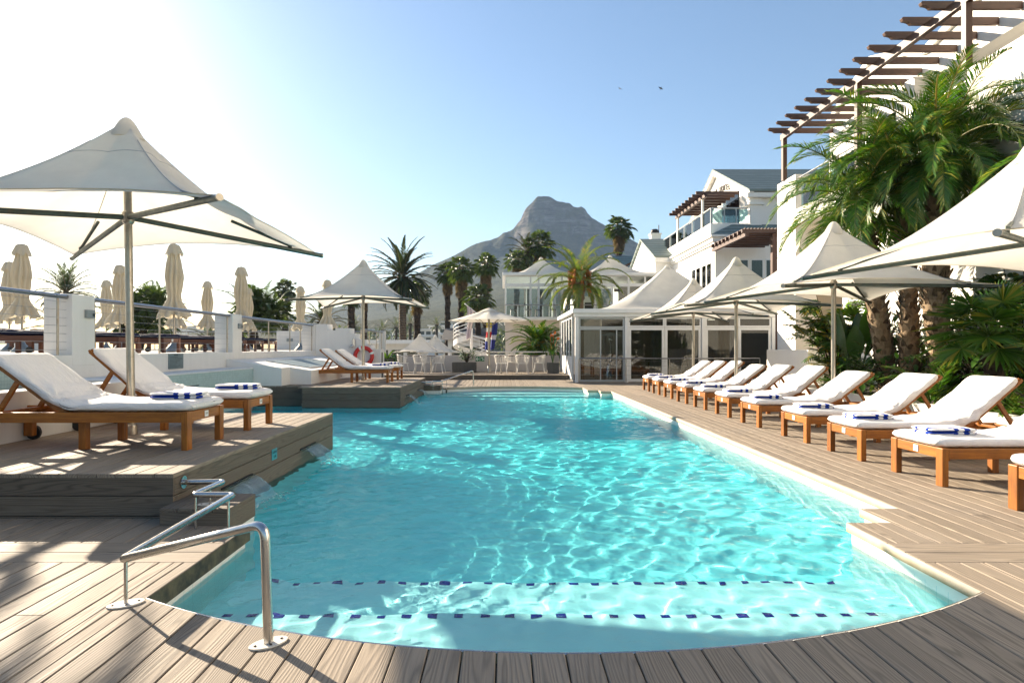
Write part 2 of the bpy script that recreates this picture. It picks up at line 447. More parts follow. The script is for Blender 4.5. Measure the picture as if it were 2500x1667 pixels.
M['flower_w'] = plain('white_blossom', (.8,.78,.7), .7)
M['flower_o'] = plain('orange_blossom', (.75,.16,.02), .6)
M['dates'] = plain('orange_date_stalks', (.50,.15,.02), .7, 0, .3, 20)
def bark(name, a, b, rings=0, vs=4):
    t = NT(name); tc = t.n('TexCoord'); o = tc.outputs['Object']; x, y, z = t.sep(o)
    n = t.noise(t.comb(t.math('MULTIPLY', x, vs*2), t.math('MULTIPLY', y, vs*2), t.math('MULTIPLY', z, vs)), 1.5, 6, .7)
    geo = t.n('NewGeometry')
    c = t.mix(t.ramp(t.math('ADD', t.math('MULTIPLY', n, .6), t.math('MULTIPLY', geo.outputs['Random Per Island'], .4)), [(.3,0),(.7,1)]), a, b)
    h = n
    if rings:
        w = t.math('SINE', t.math('ADD', t.math('MULTIPLY', z, rings), t.math('MULTIPLY', n, 3)))
        c = t.mix(t.math('MULTIPLY', t.math('GREATER_THAN', w, .55), .5), c, tuple(q*.5 for q in a)); h = t.math('ADD', n, w)
    return t.done(t.bsdf(c, .9, t.bump(h, .8, .03), 0, .2))
M['bark_boot'] = bark('fibrous_palm_bark', (.06,.04,.024), (.30,.22,.14), 0, 5)
M['bark'] = bark('palm_bark', (.055,.042,.03), (.15,.115,.085), 26, 3)
M['bark_dark'] = bark('dark_palm_bark', (.03,.022,.016), (.08,.06,.045), 14, 2)

def slate():
    t = NT('slate_roof'); tc = t.n('TexCoord'); o = tc.outputs['Object']; x, y, z = t.sep(o)
    row = t.math('FRACT', t.math('MULTIPLY', z, 4.6))
    n = t.noise(o, 5, 5, .7)
    c = t.mix(n, (.13,.17,.155), (.25,.30,.27))
    cell = t.n('TexWhiteNoise'); t.l(t.comb(t.math('FLOOR', t.math('MULTIPLY', t.math('ADD', x, y), 3.2)), t.math('FLOOR', t.math('MULTIPLY', z, 4.6)), 0), cell.inputs['Vector'])
    c = t.mix(t.math('MULTIPLY', cell.outputs['Value'], .35), c, (.09,.12,.115))
    c = t.mix(t.math('LESS_THAN', row, .16), c, (.05,.065,.06))
    return t.done(t.bsdf(c, .7, t.bump(t.math('ADD', row, t.math('MULTIPLY', n, .4)), .5, .03)))
M['slate'] = slate()
M['dark_roof'] = plain('dark_roof', (.10,.095,.09), .8, 0, .2)
M['interior'] = plain('shaded_interior', (.42,.37,.31), .8)
M['interior_dark'] = plain('dark_interior', (.05,.045,.04), .8)
M['curtain'] = cloth('sheer_curtain', (.55,.52,.47), .2, 300, 0, .1)

def mountain_mat():
    t = NT('mountain_rock_and_scrub'); tc = t.n('TexCoord'); geo = t.n('NewGeometry'); o = tc.outputs['Object']
    nz = t.sep(geo.outputs['Normal'])[2]; z = t.sep(o)[2]
    n = t.noise(o, .02, 8, .68); n2 = t.noise(o, .11, 6, .7)
    layer = t.noise(t.comb(t.math('MULTIPLY', t.sep(o)[0], .15), t.math('MULTIPLY', t.sep(o)[1], .15), z), .09, 5, .7)
    rock = t.mix(t.ramp(layer, [(.38,0),(.62,1)]), (.008,.008,.009), (.17,.15,.13))  # pale strata, with the shading of crevices put into the rock colour
    scrub = t.mix(t.ramp(t.math('ADD', t.math('MULTIPLY', n2, .5), t.math('MULTIPLY', n, .5)), [(.38,0),(.62,1)]), (.006,.012,.005), (.055,.060,.026))
    steep = t.ramp(t.math('ADD', nz, t.math('MULTIPLY', t.math('SUBTRACT', n2, .5), .5)), [(.50,1),(.68,0)])
    hi = t.ramp(t.math('ADD', t.math('MULTIPLY', z, .0045), t.math('MULTIPLY', t.math('SUBTRACT', n, .5), .6)), [(.55,0),(.95,1)])
    f = t.math('MULTIPLY', steep, hi)
    c = t.mix(f, scrub, rock)
    return t.done(t.bsdf(c, .95, t.bump(t.math('ADD', n2, layer), 1.0, 6.0), 0, .1))
M['mountain'] = mountain_mat()
M['ground'] = plain('dry_ground', (.14,.13,.09), .95, 0, .3, .15)
M['terrace_stone'] = plain('terrace_paving', (.50,.47,.42), .8, 0, .12, 2)
def sea_mat():
    t = NT('sea_water'); o = t.coord('Object'); n = t.noise(o, .25, 4, .6)
    return t.done(t.bsdf((.03,.07,.085), .18, t.bump(n, .25, .4)))
M['sea'] = sea_mat()
# ------------------------------------------------------------------ pool outline
WZ = -.15                                     # water level
def yf(x): return 6.87 - math.sqrt(max(0, 4.2**2 - (x-.28)**2))       # near curved edge
def yb(x): return 16.85 + math.sqrt(max(0, 4.2**2 - (x-.28)**2))      # far curved edge
XL, XR = -1.86, 2.55
PLAT = -2.52                                  # pool side of the two lounger platforms
P1 = (4.777, 9.235); P2 = (15.25, 20.1)
TUBX = -6.3                                   # tiled wall between the platforms
NARC = 48
def arc(fn, a, b, n=NARC): return [(a+(b-a)*i/n, fn(a+(b-a)*i/n)) for i in range(n+1)]
outline = arc(yf, XL, XR) + [(XR,4.66),(2.88,4.66),(2.88,5.07),(3.19,5.07),(3.19,18.7),(2.88,18.7),(2.88,19.15),(XR,19.15)] \
    + arc(yb, XR, XL)[0:] + [(XL,20.1),(PLAT,20.1),(PLAT,P2[0]),(-4.95,P2[0]),(-4.95,15.75),(TUBX,15.75),(TUBX,P1[1]),(PLAT,P1[1]),(PLAT,4.577),(XL,4.577)]

# ------------------------------------------------------------------ main deck of single boards
def board(mb, quad, z0, z1, ch=.004, mi=0):
    """one board: a 4+ sided plan outline with chamfered top edges (quad: list of (x,y), first/last run along the sides)"""
    cx = sum(p[0] for p in quad)/len(quad); cy = sum(p[1] for p in quad)/len(quad)
    k = len(quad); top = []
    xs = [p[0] for p in quad]; x0, x1 = min(xs), max(xs); ys = [p[1] for p in quad]; y0, y1 = min(ys), max(ys)
    for x, y in quad:
        top.append((min(max(x, x0+ch), x1-ch), y + (ch*.5 if y < cy else -ch*.5), z1))
    vs = [(x,y,z0) for x,y in quad] + [(x,y,z1-ch) for x,y in quad] + top
    fs = [tuple(range(2*k,3*k))]
    for i in range(k):
        j = (i+1) % k
        fs.append((i, j, j+k, i+k)); fs.append((i+k, j+k, j+2*k, i+2*k))
    mb.add(vs, fs, mi)
PITCH, GAP = .147, .006
BAND = (3.80, 4.18)
deck = MB()
def deck_intervals(x):
    """stretches of y where a board at x runs (deck top at z=0), with end curves"""
    Y0 = -2.2
    far = 25.5
    if x < PLAT: return [(Y0, P1[0]-.004, None, None)]
    if x < -2.0: return [(Y0, 4.577, None, None), (20.1, far, None, None)]
    if x < XL: return [(Y0, 4.577, None, None), (20.1, far, None, None)]
    if x < XR: return [(Y0, None, None, yf), (None, far, yb, None)]
    if x < 2.88: return [(Y0, 4.66, None, None), (19.15, far, None, None)]
    if x < 3.19: return [(Y0, 5.07, None, None), (18.7, far, None, None)]
    return [(Y0, far, None, None)]
breaks = [PLAT, -2.0, XL, XR, 2.88, 3.19]
x = -9.0
while x < 12.0:
    a, b = x + GAP/2, x + PITCH - GAP/2
    cuts = [a] + [q for q in breaks if a + .002 < q < b - .002] + [b]
    for i in range(len(cuts)-1):
        xa, xb = cuts[i], cuts[i+1]; xm = (xa+xb)/2
        for (ya, ybb, fa, fb) in deck_intervals(xm):
            # butt joints along the run and the two boards laid across at BAND
            lo = ya if ya is not None else fa(xm); hi = ybb if ybb is not None else fb(xm)
            stops = []
            if (xm < XL or xm > XR) and lo < BAND[0] and hi > BAND[1]: stops = [(BAND[0], BAND[1])]
            q = lo + 2.6 + rnd.random()*3
            while q < hi - 1.5:
                if not any(s[0]-.6 < q < s[1]+.6 for s in stops): stops.append((q-.0015, q+.0015))
                q += 3.0 + rnd.random()*2.5
            stops.sort(); segs = []; cur = None
            edges = [lo] + [v for s in stops for v in s] + [hi]
            for k in range(0, len(edges), 2):
                s0, s1 = edges[k], edges[k+1]
                n = 3
                P0 = [(xa, s0), (xb, s0)] if not (fa and k == 0) else [(xa+(xb-xa)*j/n, fa(xa+(xb-xa)*j/n)) for j in range(n+1)]
                P1_ = [(xb, s1), (xa, s1)] if not (fb and k == len(edges)-2) else [(xb+(xa-xb)*j/n, fb(xb+(xa-xb)*j/n)) for j in range(n+1)]
                board(deck, P0 + P1_, -.03, 0)
    x += PITCH
# boards laid across
def cross(x0, x1):
    w = (BAND[1]-BAND[0])/2
    for k in range(2):
        xs = x0
        while xs < x1 - .01:
            xe = min(x1, xs + 3.0 + rnd.random()*1.5)
            if x1 - xe < .8: xe = x1
            board(deck, [(xs+.002, BAND[0]+k*w+.003),(xe-.002, BAND[0]+k*w+.003),(xe-.002, BAND[0]+(k+1)*w-.003),(xs+.002, BAND[0]+(k+1)*w-.003)], -.03, 0, mi=1)
            xs = xe
cross(-9.0, XL); cross(XR, 12.0)
o = struct(deck.build('pool_deck', [M['deck_y'], M['deck_x']]))

# bearers under the boards (seen through the gaps), with the pool cut out
mb = MB()
def under(x0, x1, y0, y1): mb.box(x0, x1, y0, y1, -.3, -.034)
under(-9, XL-.03, -2.2, 4.5); under(XR+.03, 12, -2.2, 4.6); under(XL-.03, XR+.03, -2.2, 2.6); under(3.25, 12, 4.6, 25.5)
under(2.92, 3.25, 19.2, 25.5); under(XL, 2.92, 21.2, 25.5); under(-9, XL, 20.15, 25.5)
pts = arc(lambda q: yf(q)-.03, XL, XR)
mb.prism([(XL,2.6)] + [(XR,2.6)] + pts[::-1], -.3, -.034)
pts = arc(lambda q: yb(q)+.03, XL, XR)
mb.prism(pts + [(XR,21.2),(XL,21.2)], -.3, -.034)
struct(mb.build('deck_bearers', M['deck_under']))

# ------------------------------------------------------------------ pool edge boards, walls, floor
def ring_strip(mb, pts, z0, z1, inset=0.0, mi=0, close=True):
    n = len(pts); area = sum(pts[i][0]*pts[(i+1)%n][1]-pts[(i+1)%n][0]*pts[i][1] for i in range(n))
    vs = []; fs = []
    for x_, y_ in pts: vs += [(x_,y_,z0),(x_,y_,z1)]
    for i in range(n if close else n-1):
        j = (i+1) % n; fs.append((2*j, 2*i, 2*i+1, 2*j+1))
    mb.add(vs, fs, mi)
def offset(pts, d):
    n = len(pts); out = []
    for i in range(n):
        p0, p1, p2 = Vector(pts[i-1]), Vector(pts[i]), Vector(pts[(i+1)%n])
        a = (p1-p0); b = (p2-p1)
        if a.length < 1e-6: a = b
        if b.length < 1e-6: b = a
        a.normalize(); b.normalize()
        na = Vector((a.y,-a.x)); nb = Vector((b.y,-b.x)); m = na+nb
        if m.length < 1e-4: m = na
        m.normalize(); out.append(tuple(p1 + m*d/max(.35, m.dot(na))))
    return out
poolpts = [outline[0]] + [p for p, q in zip(outline[1:], outline) if (Vector(p)-Vector(q)).length > 1e-4]
edge = MB()
# narrow board hanging below the deck edge: light and lime stained on the sunny side, dirty and coloured darker for shade on the left side
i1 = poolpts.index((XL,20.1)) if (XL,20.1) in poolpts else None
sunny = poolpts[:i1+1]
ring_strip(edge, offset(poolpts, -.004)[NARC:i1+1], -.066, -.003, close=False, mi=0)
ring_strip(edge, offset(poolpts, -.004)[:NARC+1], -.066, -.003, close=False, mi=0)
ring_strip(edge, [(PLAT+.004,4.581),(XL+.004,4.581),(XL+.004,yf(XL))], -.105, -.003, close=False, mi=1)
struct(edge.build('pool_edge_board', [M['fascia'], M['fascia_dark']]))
wall_pts = offset(poolpts, .022)
pw = MB(); ring_strip(pw, wall_pts, -2.0, -.05)
struct(pw.build('pool_wall', M['pool_wall']))
# metal nosing round the near curved edge
mb = MB(); mb.tube([(a_, b_+.004, -.006) for a_, b_ in arc(yf, XL, XR)], .008, 6); struct(mb.build('pool_edge_trim', M['steel']))
fl = MB()
S1, S2 = 3.62, 4.37
def floor_z(y):
    if y < S1: return -.37
    if y < S2: return -.64
    if y > 20.0: return -.40
    if y > 19.3: return -.70
    if y < 9: return -1.0 - .28*(y-S2)/(9-S2)
    if y < 17: return -1.28
    return -1.28 + .25*(y-17)/2.3
ys = [2.4, S1, S1, S2, S2, 6, 7.5, 9, 13, 17, 19.3, 19.3, 20.0, 20.0, 21.6]
zs = [-.37,-.37,-.64,-.64,-1.0, floor_z(6), floor_z(7.5), -1.28,-1.28,-1.28,-1.03,-.70,-.70,-.40,-.40]
vs = []; fs = []
for y_, z_ in zip(ys, zs): vs += [(-6.6,y_,z_),(3.5,y_,z_)]
for i in range(len(ys)-1): fs.append((2*i, 2*i+1, 2*i+3, 2*i+2))
fl.add(vs, fs, 0)
def dashes(y, z, x0, x1, pitch, w=.055, d=.05):
    n = int((x1-x0)/pitch)
    for i in range(n):
        xx = x0 + i*pitch
        fl.add([(xx,y-d,z+.004),(xx+w,y-d,z+.004),(xx+w,y-.004,z+.004),(xx,y-.004,z+.004)], [(0,1,2,3)], 1)
dashes(S1, -.37, -1.62, 2.3, .148, .054, .05); dashes(S2, -.64, -1.62, 2.45, .148, .054, .05)
dashes(19.98+.06, -.40, -1.5, 2.2, .16); 
FLOOR = struct(fl.build('pool_floor', [M['pool'], M['blue_tile']]))

# ------------------------------------------------------------------ pool water: a real rippled surface
nx, ny = 300, 620
gx = np.concatenate([np.linspace(-6.4, -2.6, 60)[:-1], np.linspace(-2.6, 3.26, nx-59+1)])
u = np.linspace(0, 1, ny+1); gy = 2.45 + (21.3-2.45)*(u**1.45)
X, Y = np.meshgrid(gx, gy); Z = np.zeros_like(X)
rg = np.random.default_rng(11); WAVE = .0011
for i in range(60):
    lam = .20*(4.5**rg.uniform(0,1)); a_ = rg.normal(.5, 1.4); k = 2*PI/lam
    A = WAVE*lam*rg.uniform(.5, 1.0)
    wob = .5*np.sin(X*rg.uniform(.5,1.3)+rg.uniform(0,6)) + .5*np.sin(Y*rg.uniform(.4,1.1)+rg.uniform(0,6))
    Z += A*np.sin(k*(X*math.cos(a_)+Y*math.sin(a_)) + rg.uniform(0,6.28) + wob)
near = np.exp(-np.clip(Y-3.0,0,9)/1.1)
for i in range(26):
    lam = .10*(2.2**rg.uniform(0,1)); a_ = rg.uniform(0, PI); k = 2*PI/lam
    Z += near*.0038*lam*rg.uniform(.4,1)*np.sin(k*(X*math.cos(a_)+Y*math.sin(a_)) + rg.uniform(0,6.28) + 1.2*np.sin(X*rg.uniform(1,3))+1.2*np.sin(Y*rg.uniform(1,3)))
FALLS = [(PLAT,5.93,.62), (PLAT,8.05,.56), (PLAT,16.4,.55), (PLAT,18.6,.55), (TUBX,12.6,.6)]
for (fx, fy, w) in FALLS:
    d = np.hypot(X-(fx+.30), (Y-fy)*.85)
    Z += .007*np.exp(-d/.95)*np.sin(d*2*PI/.21) + .006*np.exp(-d/.5)*np.sin(X*41)*np.sin(Y*37+1)
far_calm = 1.0/(1+np.exp((Y-19)/1.5)); Z = Z*(.55+.45*far_calm) * (1.0 + .35*np.clip((Y-4)/8,0,1))
near_calm = np.clip((Y-1.8)/1.6, .75, 1.0); Z *= near_calm
v = np.stack([X, Y, Z+WZ], -1).reshape(-1, 3)
idx = np.arange(X.size).reshape(X.shape)
f = np.stack([idx[:-1,:-1], idx[:-1,1:], idx[1:,1:], idx[1:,:-1]], -1).reshape(-1, 4)
def np_mesh(name, v, f, mat):
    me = bpy.data.meshes.new(name); me.vertices.add(len(v)); me.vertices.foreach_set('co', v.astype(np.float32).ravel())
    me.loops.add(f.size); me.loops.foreach_set('vertex_index', f.astype(np.int32).ravel())
    me.polygons.add(len(f)); me.polygons.foreach_set('loop_start', np.arange(len(f), dtype=np.int32)*f.shape[1])
    me.polygons.foreach_set('use_smooth', np.ones(len(f), dtype=bool)); me.update(); me.validate()
    me.materials.append(mat); o = bpy.data.objects.new(name, me); COL.objects.link(o); return o
WATER = struct(np_mesh('pool_water', v, f, M['water']))

# ------------------------------------------------------------------ lounger platforms
def platform(name, x0, x1, y0, y1, jog=None):
    """raised deck: boards on top, three fascia boards on the sides"""
    mb = MB(); H = .338
    x = x1
    while x > x0 + .02:
        a, b = max(x0, x-PITCH+GAP/2), x-GAP/2
        if b-a > .02:
            yy0 = y0
            if jog and (a+b)/2 < jog[0]: yy0 = jog[1]
            q = yy0; 
            while q < y1 - .01:
                e = min(y1, q + 2.4 + rnd.random()*2.2)
                if y1-e < .8: e = y1
                board(mb, [(a,q+.0015),(b,q+.0015),(b,e-.0015),(a,e-.0015)], H-.03, H); q = e
        x -= PITCH
    lev = [(H-.034-.002, H-.034-.148), (H-.19, H-.335), (H-.342, H-.49)]
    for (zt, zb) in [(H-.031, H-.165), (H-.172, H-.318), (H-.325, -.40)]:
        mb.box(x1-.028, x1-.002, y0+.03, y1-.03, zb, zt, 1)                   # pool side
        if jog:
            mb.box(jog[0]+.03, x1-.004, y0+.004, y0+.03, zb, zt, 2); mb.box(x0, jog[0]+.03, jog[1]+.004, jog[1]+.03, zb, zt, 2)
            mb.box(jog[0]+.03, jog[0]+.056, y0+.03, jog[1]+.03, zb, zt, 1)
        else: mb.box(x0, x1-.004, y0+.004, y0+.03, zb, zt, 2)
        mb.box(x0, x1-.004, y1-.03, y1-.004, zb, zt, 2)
    mb.box(x0, x1-.04, (jog[1] if jog else y0)+.05, y1-.05, -1.9, H-.04, 3)
    if jog: mb.box(jog[0]+.06, x1-.04, y0+.05, jog[1]+.05, -1.9, H-.04, 3)
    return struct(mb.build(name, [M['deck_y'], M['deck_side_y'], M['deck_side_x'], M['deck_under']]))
platform('lounger_platform', -5.0, PLAT, *P1)
platform('lounger_platform', -6.9, PLAT, *P2, jog=(-4.95, 15.75))
# low step blocks beside the handrails
def step_block(y0, y1):
    mb = MB(); x0, x1 = PLAT, -2.0; H = .125
    for k in range(4):
        w = (x1-x0)/4; board(mb, [(x0+k*w+.003,y0),(x0+(k+1)*w-.003,y0),(x0+(k+1)*w-.003,y1),(x0+k*w+.003,y1)], H-.028, H)
    mb.box(x0+.004, x1-.004, y0+.003, y1-.003, -.05, H-.031, 1)
    mb.box(x0+.004, x1-.01, y0+.01, y1-.01, -1.6, -.055, 2)
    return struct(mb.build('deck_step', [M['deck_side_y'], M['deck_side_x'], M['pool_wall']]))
step_block(4.577, 5.05); step_block(19.62, 20.1)

# ------------------------------------------------------------------ far terrace (one step up) and its floor
mb = MB(); x = -7.0
while x < 2.6:
    board(mb, [(x+.003,25.5),(x+PITCH-.003,25.5),(x+PITCH-.003,29.8),(x+.003,29.8)], .154, .184); x += PITCH
mb.box(-7, 2.6, 25.52, 25.545, -.02, .152, 1); mb.box(-7, 2.6, 25.55, 29.8, -.3, .15, 2)
struct(mb.build('far_terrace', [M['deck_y'], M['deck_side_x'], M['deck_under']]))

# ------------------------------------------------------------------ upper terrace on the left
mb = MB(); mb.box(-20, -7.475, -6, 34.2, -2.0, 1.17); struct(mb.build('upper_terrace', M['terrace_stone']))
mb = MB(); mb.box(-14, 6, 30.2, 62, -2.05, -1.28); struct(mb.build('lower_terrace', M['terrace_stone']))

# ------------------------------------------------------------------ ground, sea
mb = MB(); S = 2300
mb.add([(-S,-300,-2.1),(S,-300,-2.1),(S,S,-2.1),(-S,S,-2.1)], [(0,1,2,3)]); struct(mb.build('ground', M['ground']))
mb = MB(); mb.add([(-S,-300,-2.0),(-34,-300,-2.0),(-34,60,-2.0),(-240,420,-2.0),(-700,S,-2.0),(-S,S,-2.0)], [(0,1,2,3,4,5)]); struct(mb.build('sea', M['sea']))

# ------------------------------------------------------------------ mountain
def interp(pts, x):
    if x <= pts[0][0]: return pts[0][1]
    for (a, za), (b, zb) in zip(pts, pts[1:]):
        if x <= b: return za + (zb-za)*(x-a)/(b-a)
    return pts[-1][1]
DM = 1500.0; sc = DM/1440
sil = [(300,770),(420,752),(520,742),(620,735),(720,722),(800,700),(860,672),(920,650),(1000,606),(1040,590),(1090,563),(1129,552),(1168,534),(1195,507),(1204,487),(1213,474),(1222,464),(1234,452),(1249,447),(1264,452),(1285,461),(1309,469),(1318,477),(1336,475),(1345,482),(1357,500),(1384,516),(1414,533),(1459,556),(1560,592),(1700,630),(1900,690)]
ridge = [((px-1158)*sc, 1.3+(798-py)*sc) for px, py in sil]
NU, NV = 420, 190
def mtn(u_, v_):
    x = -820 + u_*1700
    y = 330 + (v_**1.15)*1420
    d = (DM-y)
    zr = interp(ridge, x*DM/max(y,900) if y < DM else x) + 2.5
    if d > 0:
        t_ = d/(DM-330)
        prof = max(0, 1 - t_*1.02)
        # steep rock band just under the summit, long scrub slopes below
        s_ = .62*prof**1.25 + .38*math.exp(-d/95.0)
        foot = interp([(-820,2),(-300,6),(0,16),(500,20),(900,20)], x)*max(0,1-abs(t_-.75)*2.2)
        z = zr*s_ + foot
    else: z = zr*max(0, 1 + d/420.0)
    n = mnoise.fractal(Vector((x*.006, y*.006, 3.1)), 1.0, 2.0, 6)
    g = mnoise.ridged_multi_fractal(Vector((x*.004, y*.0022, 8.0)), .9, 2.1, 5, 1.0, 2.0)
    amp = min(1, z/200)
    edge_ = 1 if abs(d) > 25 else abs(d)/25*.8+.2
    z += (n*14 + (g-1.0)*12)*amp*edge_
    if z > 215:
        kk = min(1, (z-215)/60)
        z += kk*edge_*(mnoise.fractal(Vector((x*.03, y*.012, z*.05)), .8, 2.0, 5)*9 + (mnoise.ridged_multi_fractal(Vector((x*.022, y*.006, 2.0)), .8, 2.2, 4, 1.0, 2.0)-1)*9)
    return (x, y, max(z, -2.6))
mb = MB(); mb.grid(mtn, NU, NV); struct(mb.build('mountain', M['mountain']))
# ------------------------------------------------------------------ sun lounger
HX, BL = 1.20, .80          # hinge, back angle, back length
def mattress_mb(seed, BA, thick=.051, half=.365):
    r_ = random.Random(seed); mb = MB()
    L1 = HX + .02; L = L1 + BL
    rad = .55
    def center(s):
        a0 = L1 - rad*math.tan(BA/2); arc_l = rad*BA
        if s < a0: return (s-.02, 0, 0.0)
        if s < a0 + arc_l:
            t_ = (s-a0)/rad; return (a0-.02 + rad*math.sin(t_), rad*(1-math.cos(t_)), t_)
        q = s - a0 - arc_l
        return (a0-.02 + rad*math.sin(BA) + q*math.cos(BA), rad*(1-math.cos(BA)) + q*math.sin(BA), BA)
    NS, NC = 72, 44
    so = Vector((r_.uniform(0,50), r_.uniform(0,50), r_.uniform(0,50)))
    def fn(uu, vv):
        s = (uu**1.0)*L
        # rounded ends
        e = min(s, L-s); k = 1.0
        if e < .10: k = math.sqrt(max(0, 1-(1-e/.10)**2))
        kw = .90 + .10*k
        x, z, t_ = center(s)
        a = vv*2*PI
        ca, sa = math.cos(a), math.sin(a)
        p = .30
        cx = math.copysign(abs(ca)**p, ca); cz = math.copysign(abs(sa)**.62, sa)
        w = half*kw*cx; h = thick*(.30+.70*k)*cz
        P = Vector((x - h*math.sin(t_), w, z + thick + h*math.cos(t_)))
        # folds of the loose cover: strongest round the hinge, running to the sides
        bend = math.exp(-((s-L1)/.32)**2)
        n1 = mnoise.noise(Vector((s*2.2 + w*1.3, w*9, 0)) + so)
        n2 = mnoise.noise(Vector((s*9, w*3.5 + s*2.5, 3)) + so)
        n4 = mnoise.noise(Vector((s*3.0 + w*4.5, w*6.5 - s*2, 9)) + so)*2
        n3 = mnoise.noise(Vector((s*4.2 - abs(w)*6.0, w*2.2, a*.4)) + so)
        up = 1 if sa > -.2 else .25
        d = (.014*bend*n2 + .009*n1*(.4+bend) + .016*n3*(.3+.7*bend) + .013*(1-abs(n4))**3*(.35+.65*bend))*up
        dd = math.hypot(s-L1-.05, abs(w)-half)
        an = math.atan2(half-abs(w), s-L1-.05)
        d += .018*math.exp(-(dd/.38)**2)*math.sin(10*an + 5*mnoise.noise(Vector((s*3, w*3, 5))+so))*up*min(1, dd/.08)
        sag = -.006*math.sin(min(1, max(0, s/L1))*PI)*max(0, sa)
        P += Vector((-math.sin(t_), 0, math.cos(t_)))*(d*(1 if sa > -.3 else -1)+sag) + Vector((0, math.copysign(1, w)*abs(d)*.8*abs(ca), 0))
        return (P.x, P.y, P.z)
    mb.grid(fn, NS, NC)
    # ends
    for end in (0, 1):
        ring = [fn(end, j/NC) for j in range(NC)]
        c = Vector((0,0,0))
        for q in ring: c += Vector(q)
        c /= NC
        vs = ring + [tuple(c)]
        mb.add(vs, [((j, (j+1)%NC, NC) if end else ((j+1)%NC, j, NC)) for j in range(NC)], 0, True)
    return mb

def make_lounger(name, mats=('teak_x','teak_y','teak_z'), mattress='mattress', seed=1, plate=True, label='', group='', cat='sun lounger', BA=R(40)):
    mx_, my_, mz_ = (M[m] for m in mats)
    t = thing(name, label, cat, group=group)
    W, LEN, Z0, Z1 = .385, 2.12, .26, .36
    f = MB()
    for s in (-1, 1): f.box(.062, LEN-.01, s*W-.022*(1+s), s*W+.022*(1-s), Z0, Z1-.003)
    f.build('side_rail', mx_, t, .005)
    e = MB(); e.box(.008, .042, -W+.095, W-.095, Z0+.002, Z1-.004); e.build('end_board', my_, t, .004)
    e = MB(); e.box(LEN-.06, LEN-.02, -W+.046, W-.046, Z0+.01, Z1-.01); e.build('end_board', my_, t, .004)
    s_ = MB()
    for k in range(13):
        xx = .09 + k*.089; s_.box(xx, xx+.062, -W+.047, W-.047, Z1-.03, Z1-.008)
    s_.build('slat', my_, t, .003)
    for s in (-1, 1):
        l = MB(); y = s*(W-.045); l.box(0, .06, y-.047, y+.047, 0, Z1); l.build('leg', mz_, t, .006)
        l = MB(); y = s*(W-.085); l.box(.98, 1.05, y-.035, y+.035, 0, Z0+.06); l.build('leg', mz_, t, .005)
        l = MB(); l.box(1.93, 2.02, y-.035, y+.035, .045, Z0+.05)
        lg = l.build('leg', mz_, t, .005)
        wv = MB(); wv.tube([(1.975, y+s*.037, .075), (1.975, y+s*.067, .075)], .075, 20); wv.build('wheel', M['black'], lg)
    # backrest frame, hinged at HX
    ca, sa = math.cos(BA), math.sin(BA)
    def B(q, y, h=0): return (HX + q*ca - h*sa, y, Z1-.012 + q*sa + h*ca)
    b = MB()
    for s in (-1, 1): b.bar(B(-.03, s*(W-.075)), B(.88, s*(W-.075)), .035, .06, up=B(0,0,1))
    b.bar(B(.85, -W+.04), B(.85, W-.04), .075, .024, up=(sa,0,-ca)); b.bar(B(.04,-W+.09), B(.04,W-.09), .05, .02, up=(sa,0,-ca))
    for k in range(7): b.bar(B(.14+k*.105, -W+.09), B(.14+k*.105, W-.09), .06, .016, up=(sa,0,-ca))
    b.build('backrest_frame', mx_, t, .003)
    st = MB()
    for s in (-1, 1):
        st.bar(B(.55, s*(W-.12), -.03), (1.86, s*(W-.12), Z1-.03), .03, .045)
    st.bar((1.86, -W+.05, Z1-.02), (1.86, W-.05, Z1-.02), .06, .03)
    st.build('support_strut', mx_, t, .003)
    if plate:
        p = MB(); p.box(.001, .0078, -.04, .03, Z0+.018, Z1-.022); pl = p.build('number_plate', M['plate'], t, .001)
        q = MB()
        for yy in (-.024, -.006, .012): q.box(-.0005, .0009, yy-.0015, yy+.003, Z0+.04, Z0+.062)
        q.build('number', M['ink'], pl)
    m = mattress_mb(seed, BA); m.build('mattress', M[mattress], t, loc=(0,0,Z1-.004))
    return t

def make_towel(label, group):
    t = MB(); W, D = .235, .155
    def slab(z0, z1, w, d, sk):
        n = 28
        def fn(uu, vv):
            a = vv*2*PI; ca, sa = math.cos(a), math.sin(a)
            y = -d + 2*d*uu
            e = min(uu, 1-uu)*2*d; k = 1.0 if e > .02 else math.sqrt(max(0, 1-(1-e/.02)**2))
            x = w*math.copysign(abs(ca)**.28, ca)*(.97+.03*k); z = (z0+z1)/2 + (z1-z0)/2*(.25+.75*k)*math.copysign(abs(sa)**.55, sa)
            z += .007*mnoise.noise(Vector((x*7, y*7, sk)))*(1 if sa > 0 else 0) - .006*max(0, (abs(x)/w-.8))*(sa > 0)
            return (x + .004*mnoise.noise(Vector((y*9, z*40, sk))), y + .012*(sk % 3 - 1), z)
        t.grid(fn, 14, n)
        for end in (0, 1):
            ring = [fn(end, j/n) for j in range(n)]; c = tuple(sum(q[i] for q in ring)/n for i in range(3))
            t.add(ring+[c], [((j,(j+1)%n,n) if end else ((j+1)%n,j,n)) for j in range(n)], 0, True)
    slab(0, .034, W, D, 1); slab(.033, .066, W-.006, D-.004, 2)
    o = t.build('folded_towel', M['towel']); tag(o, label, 'towel', group); return o

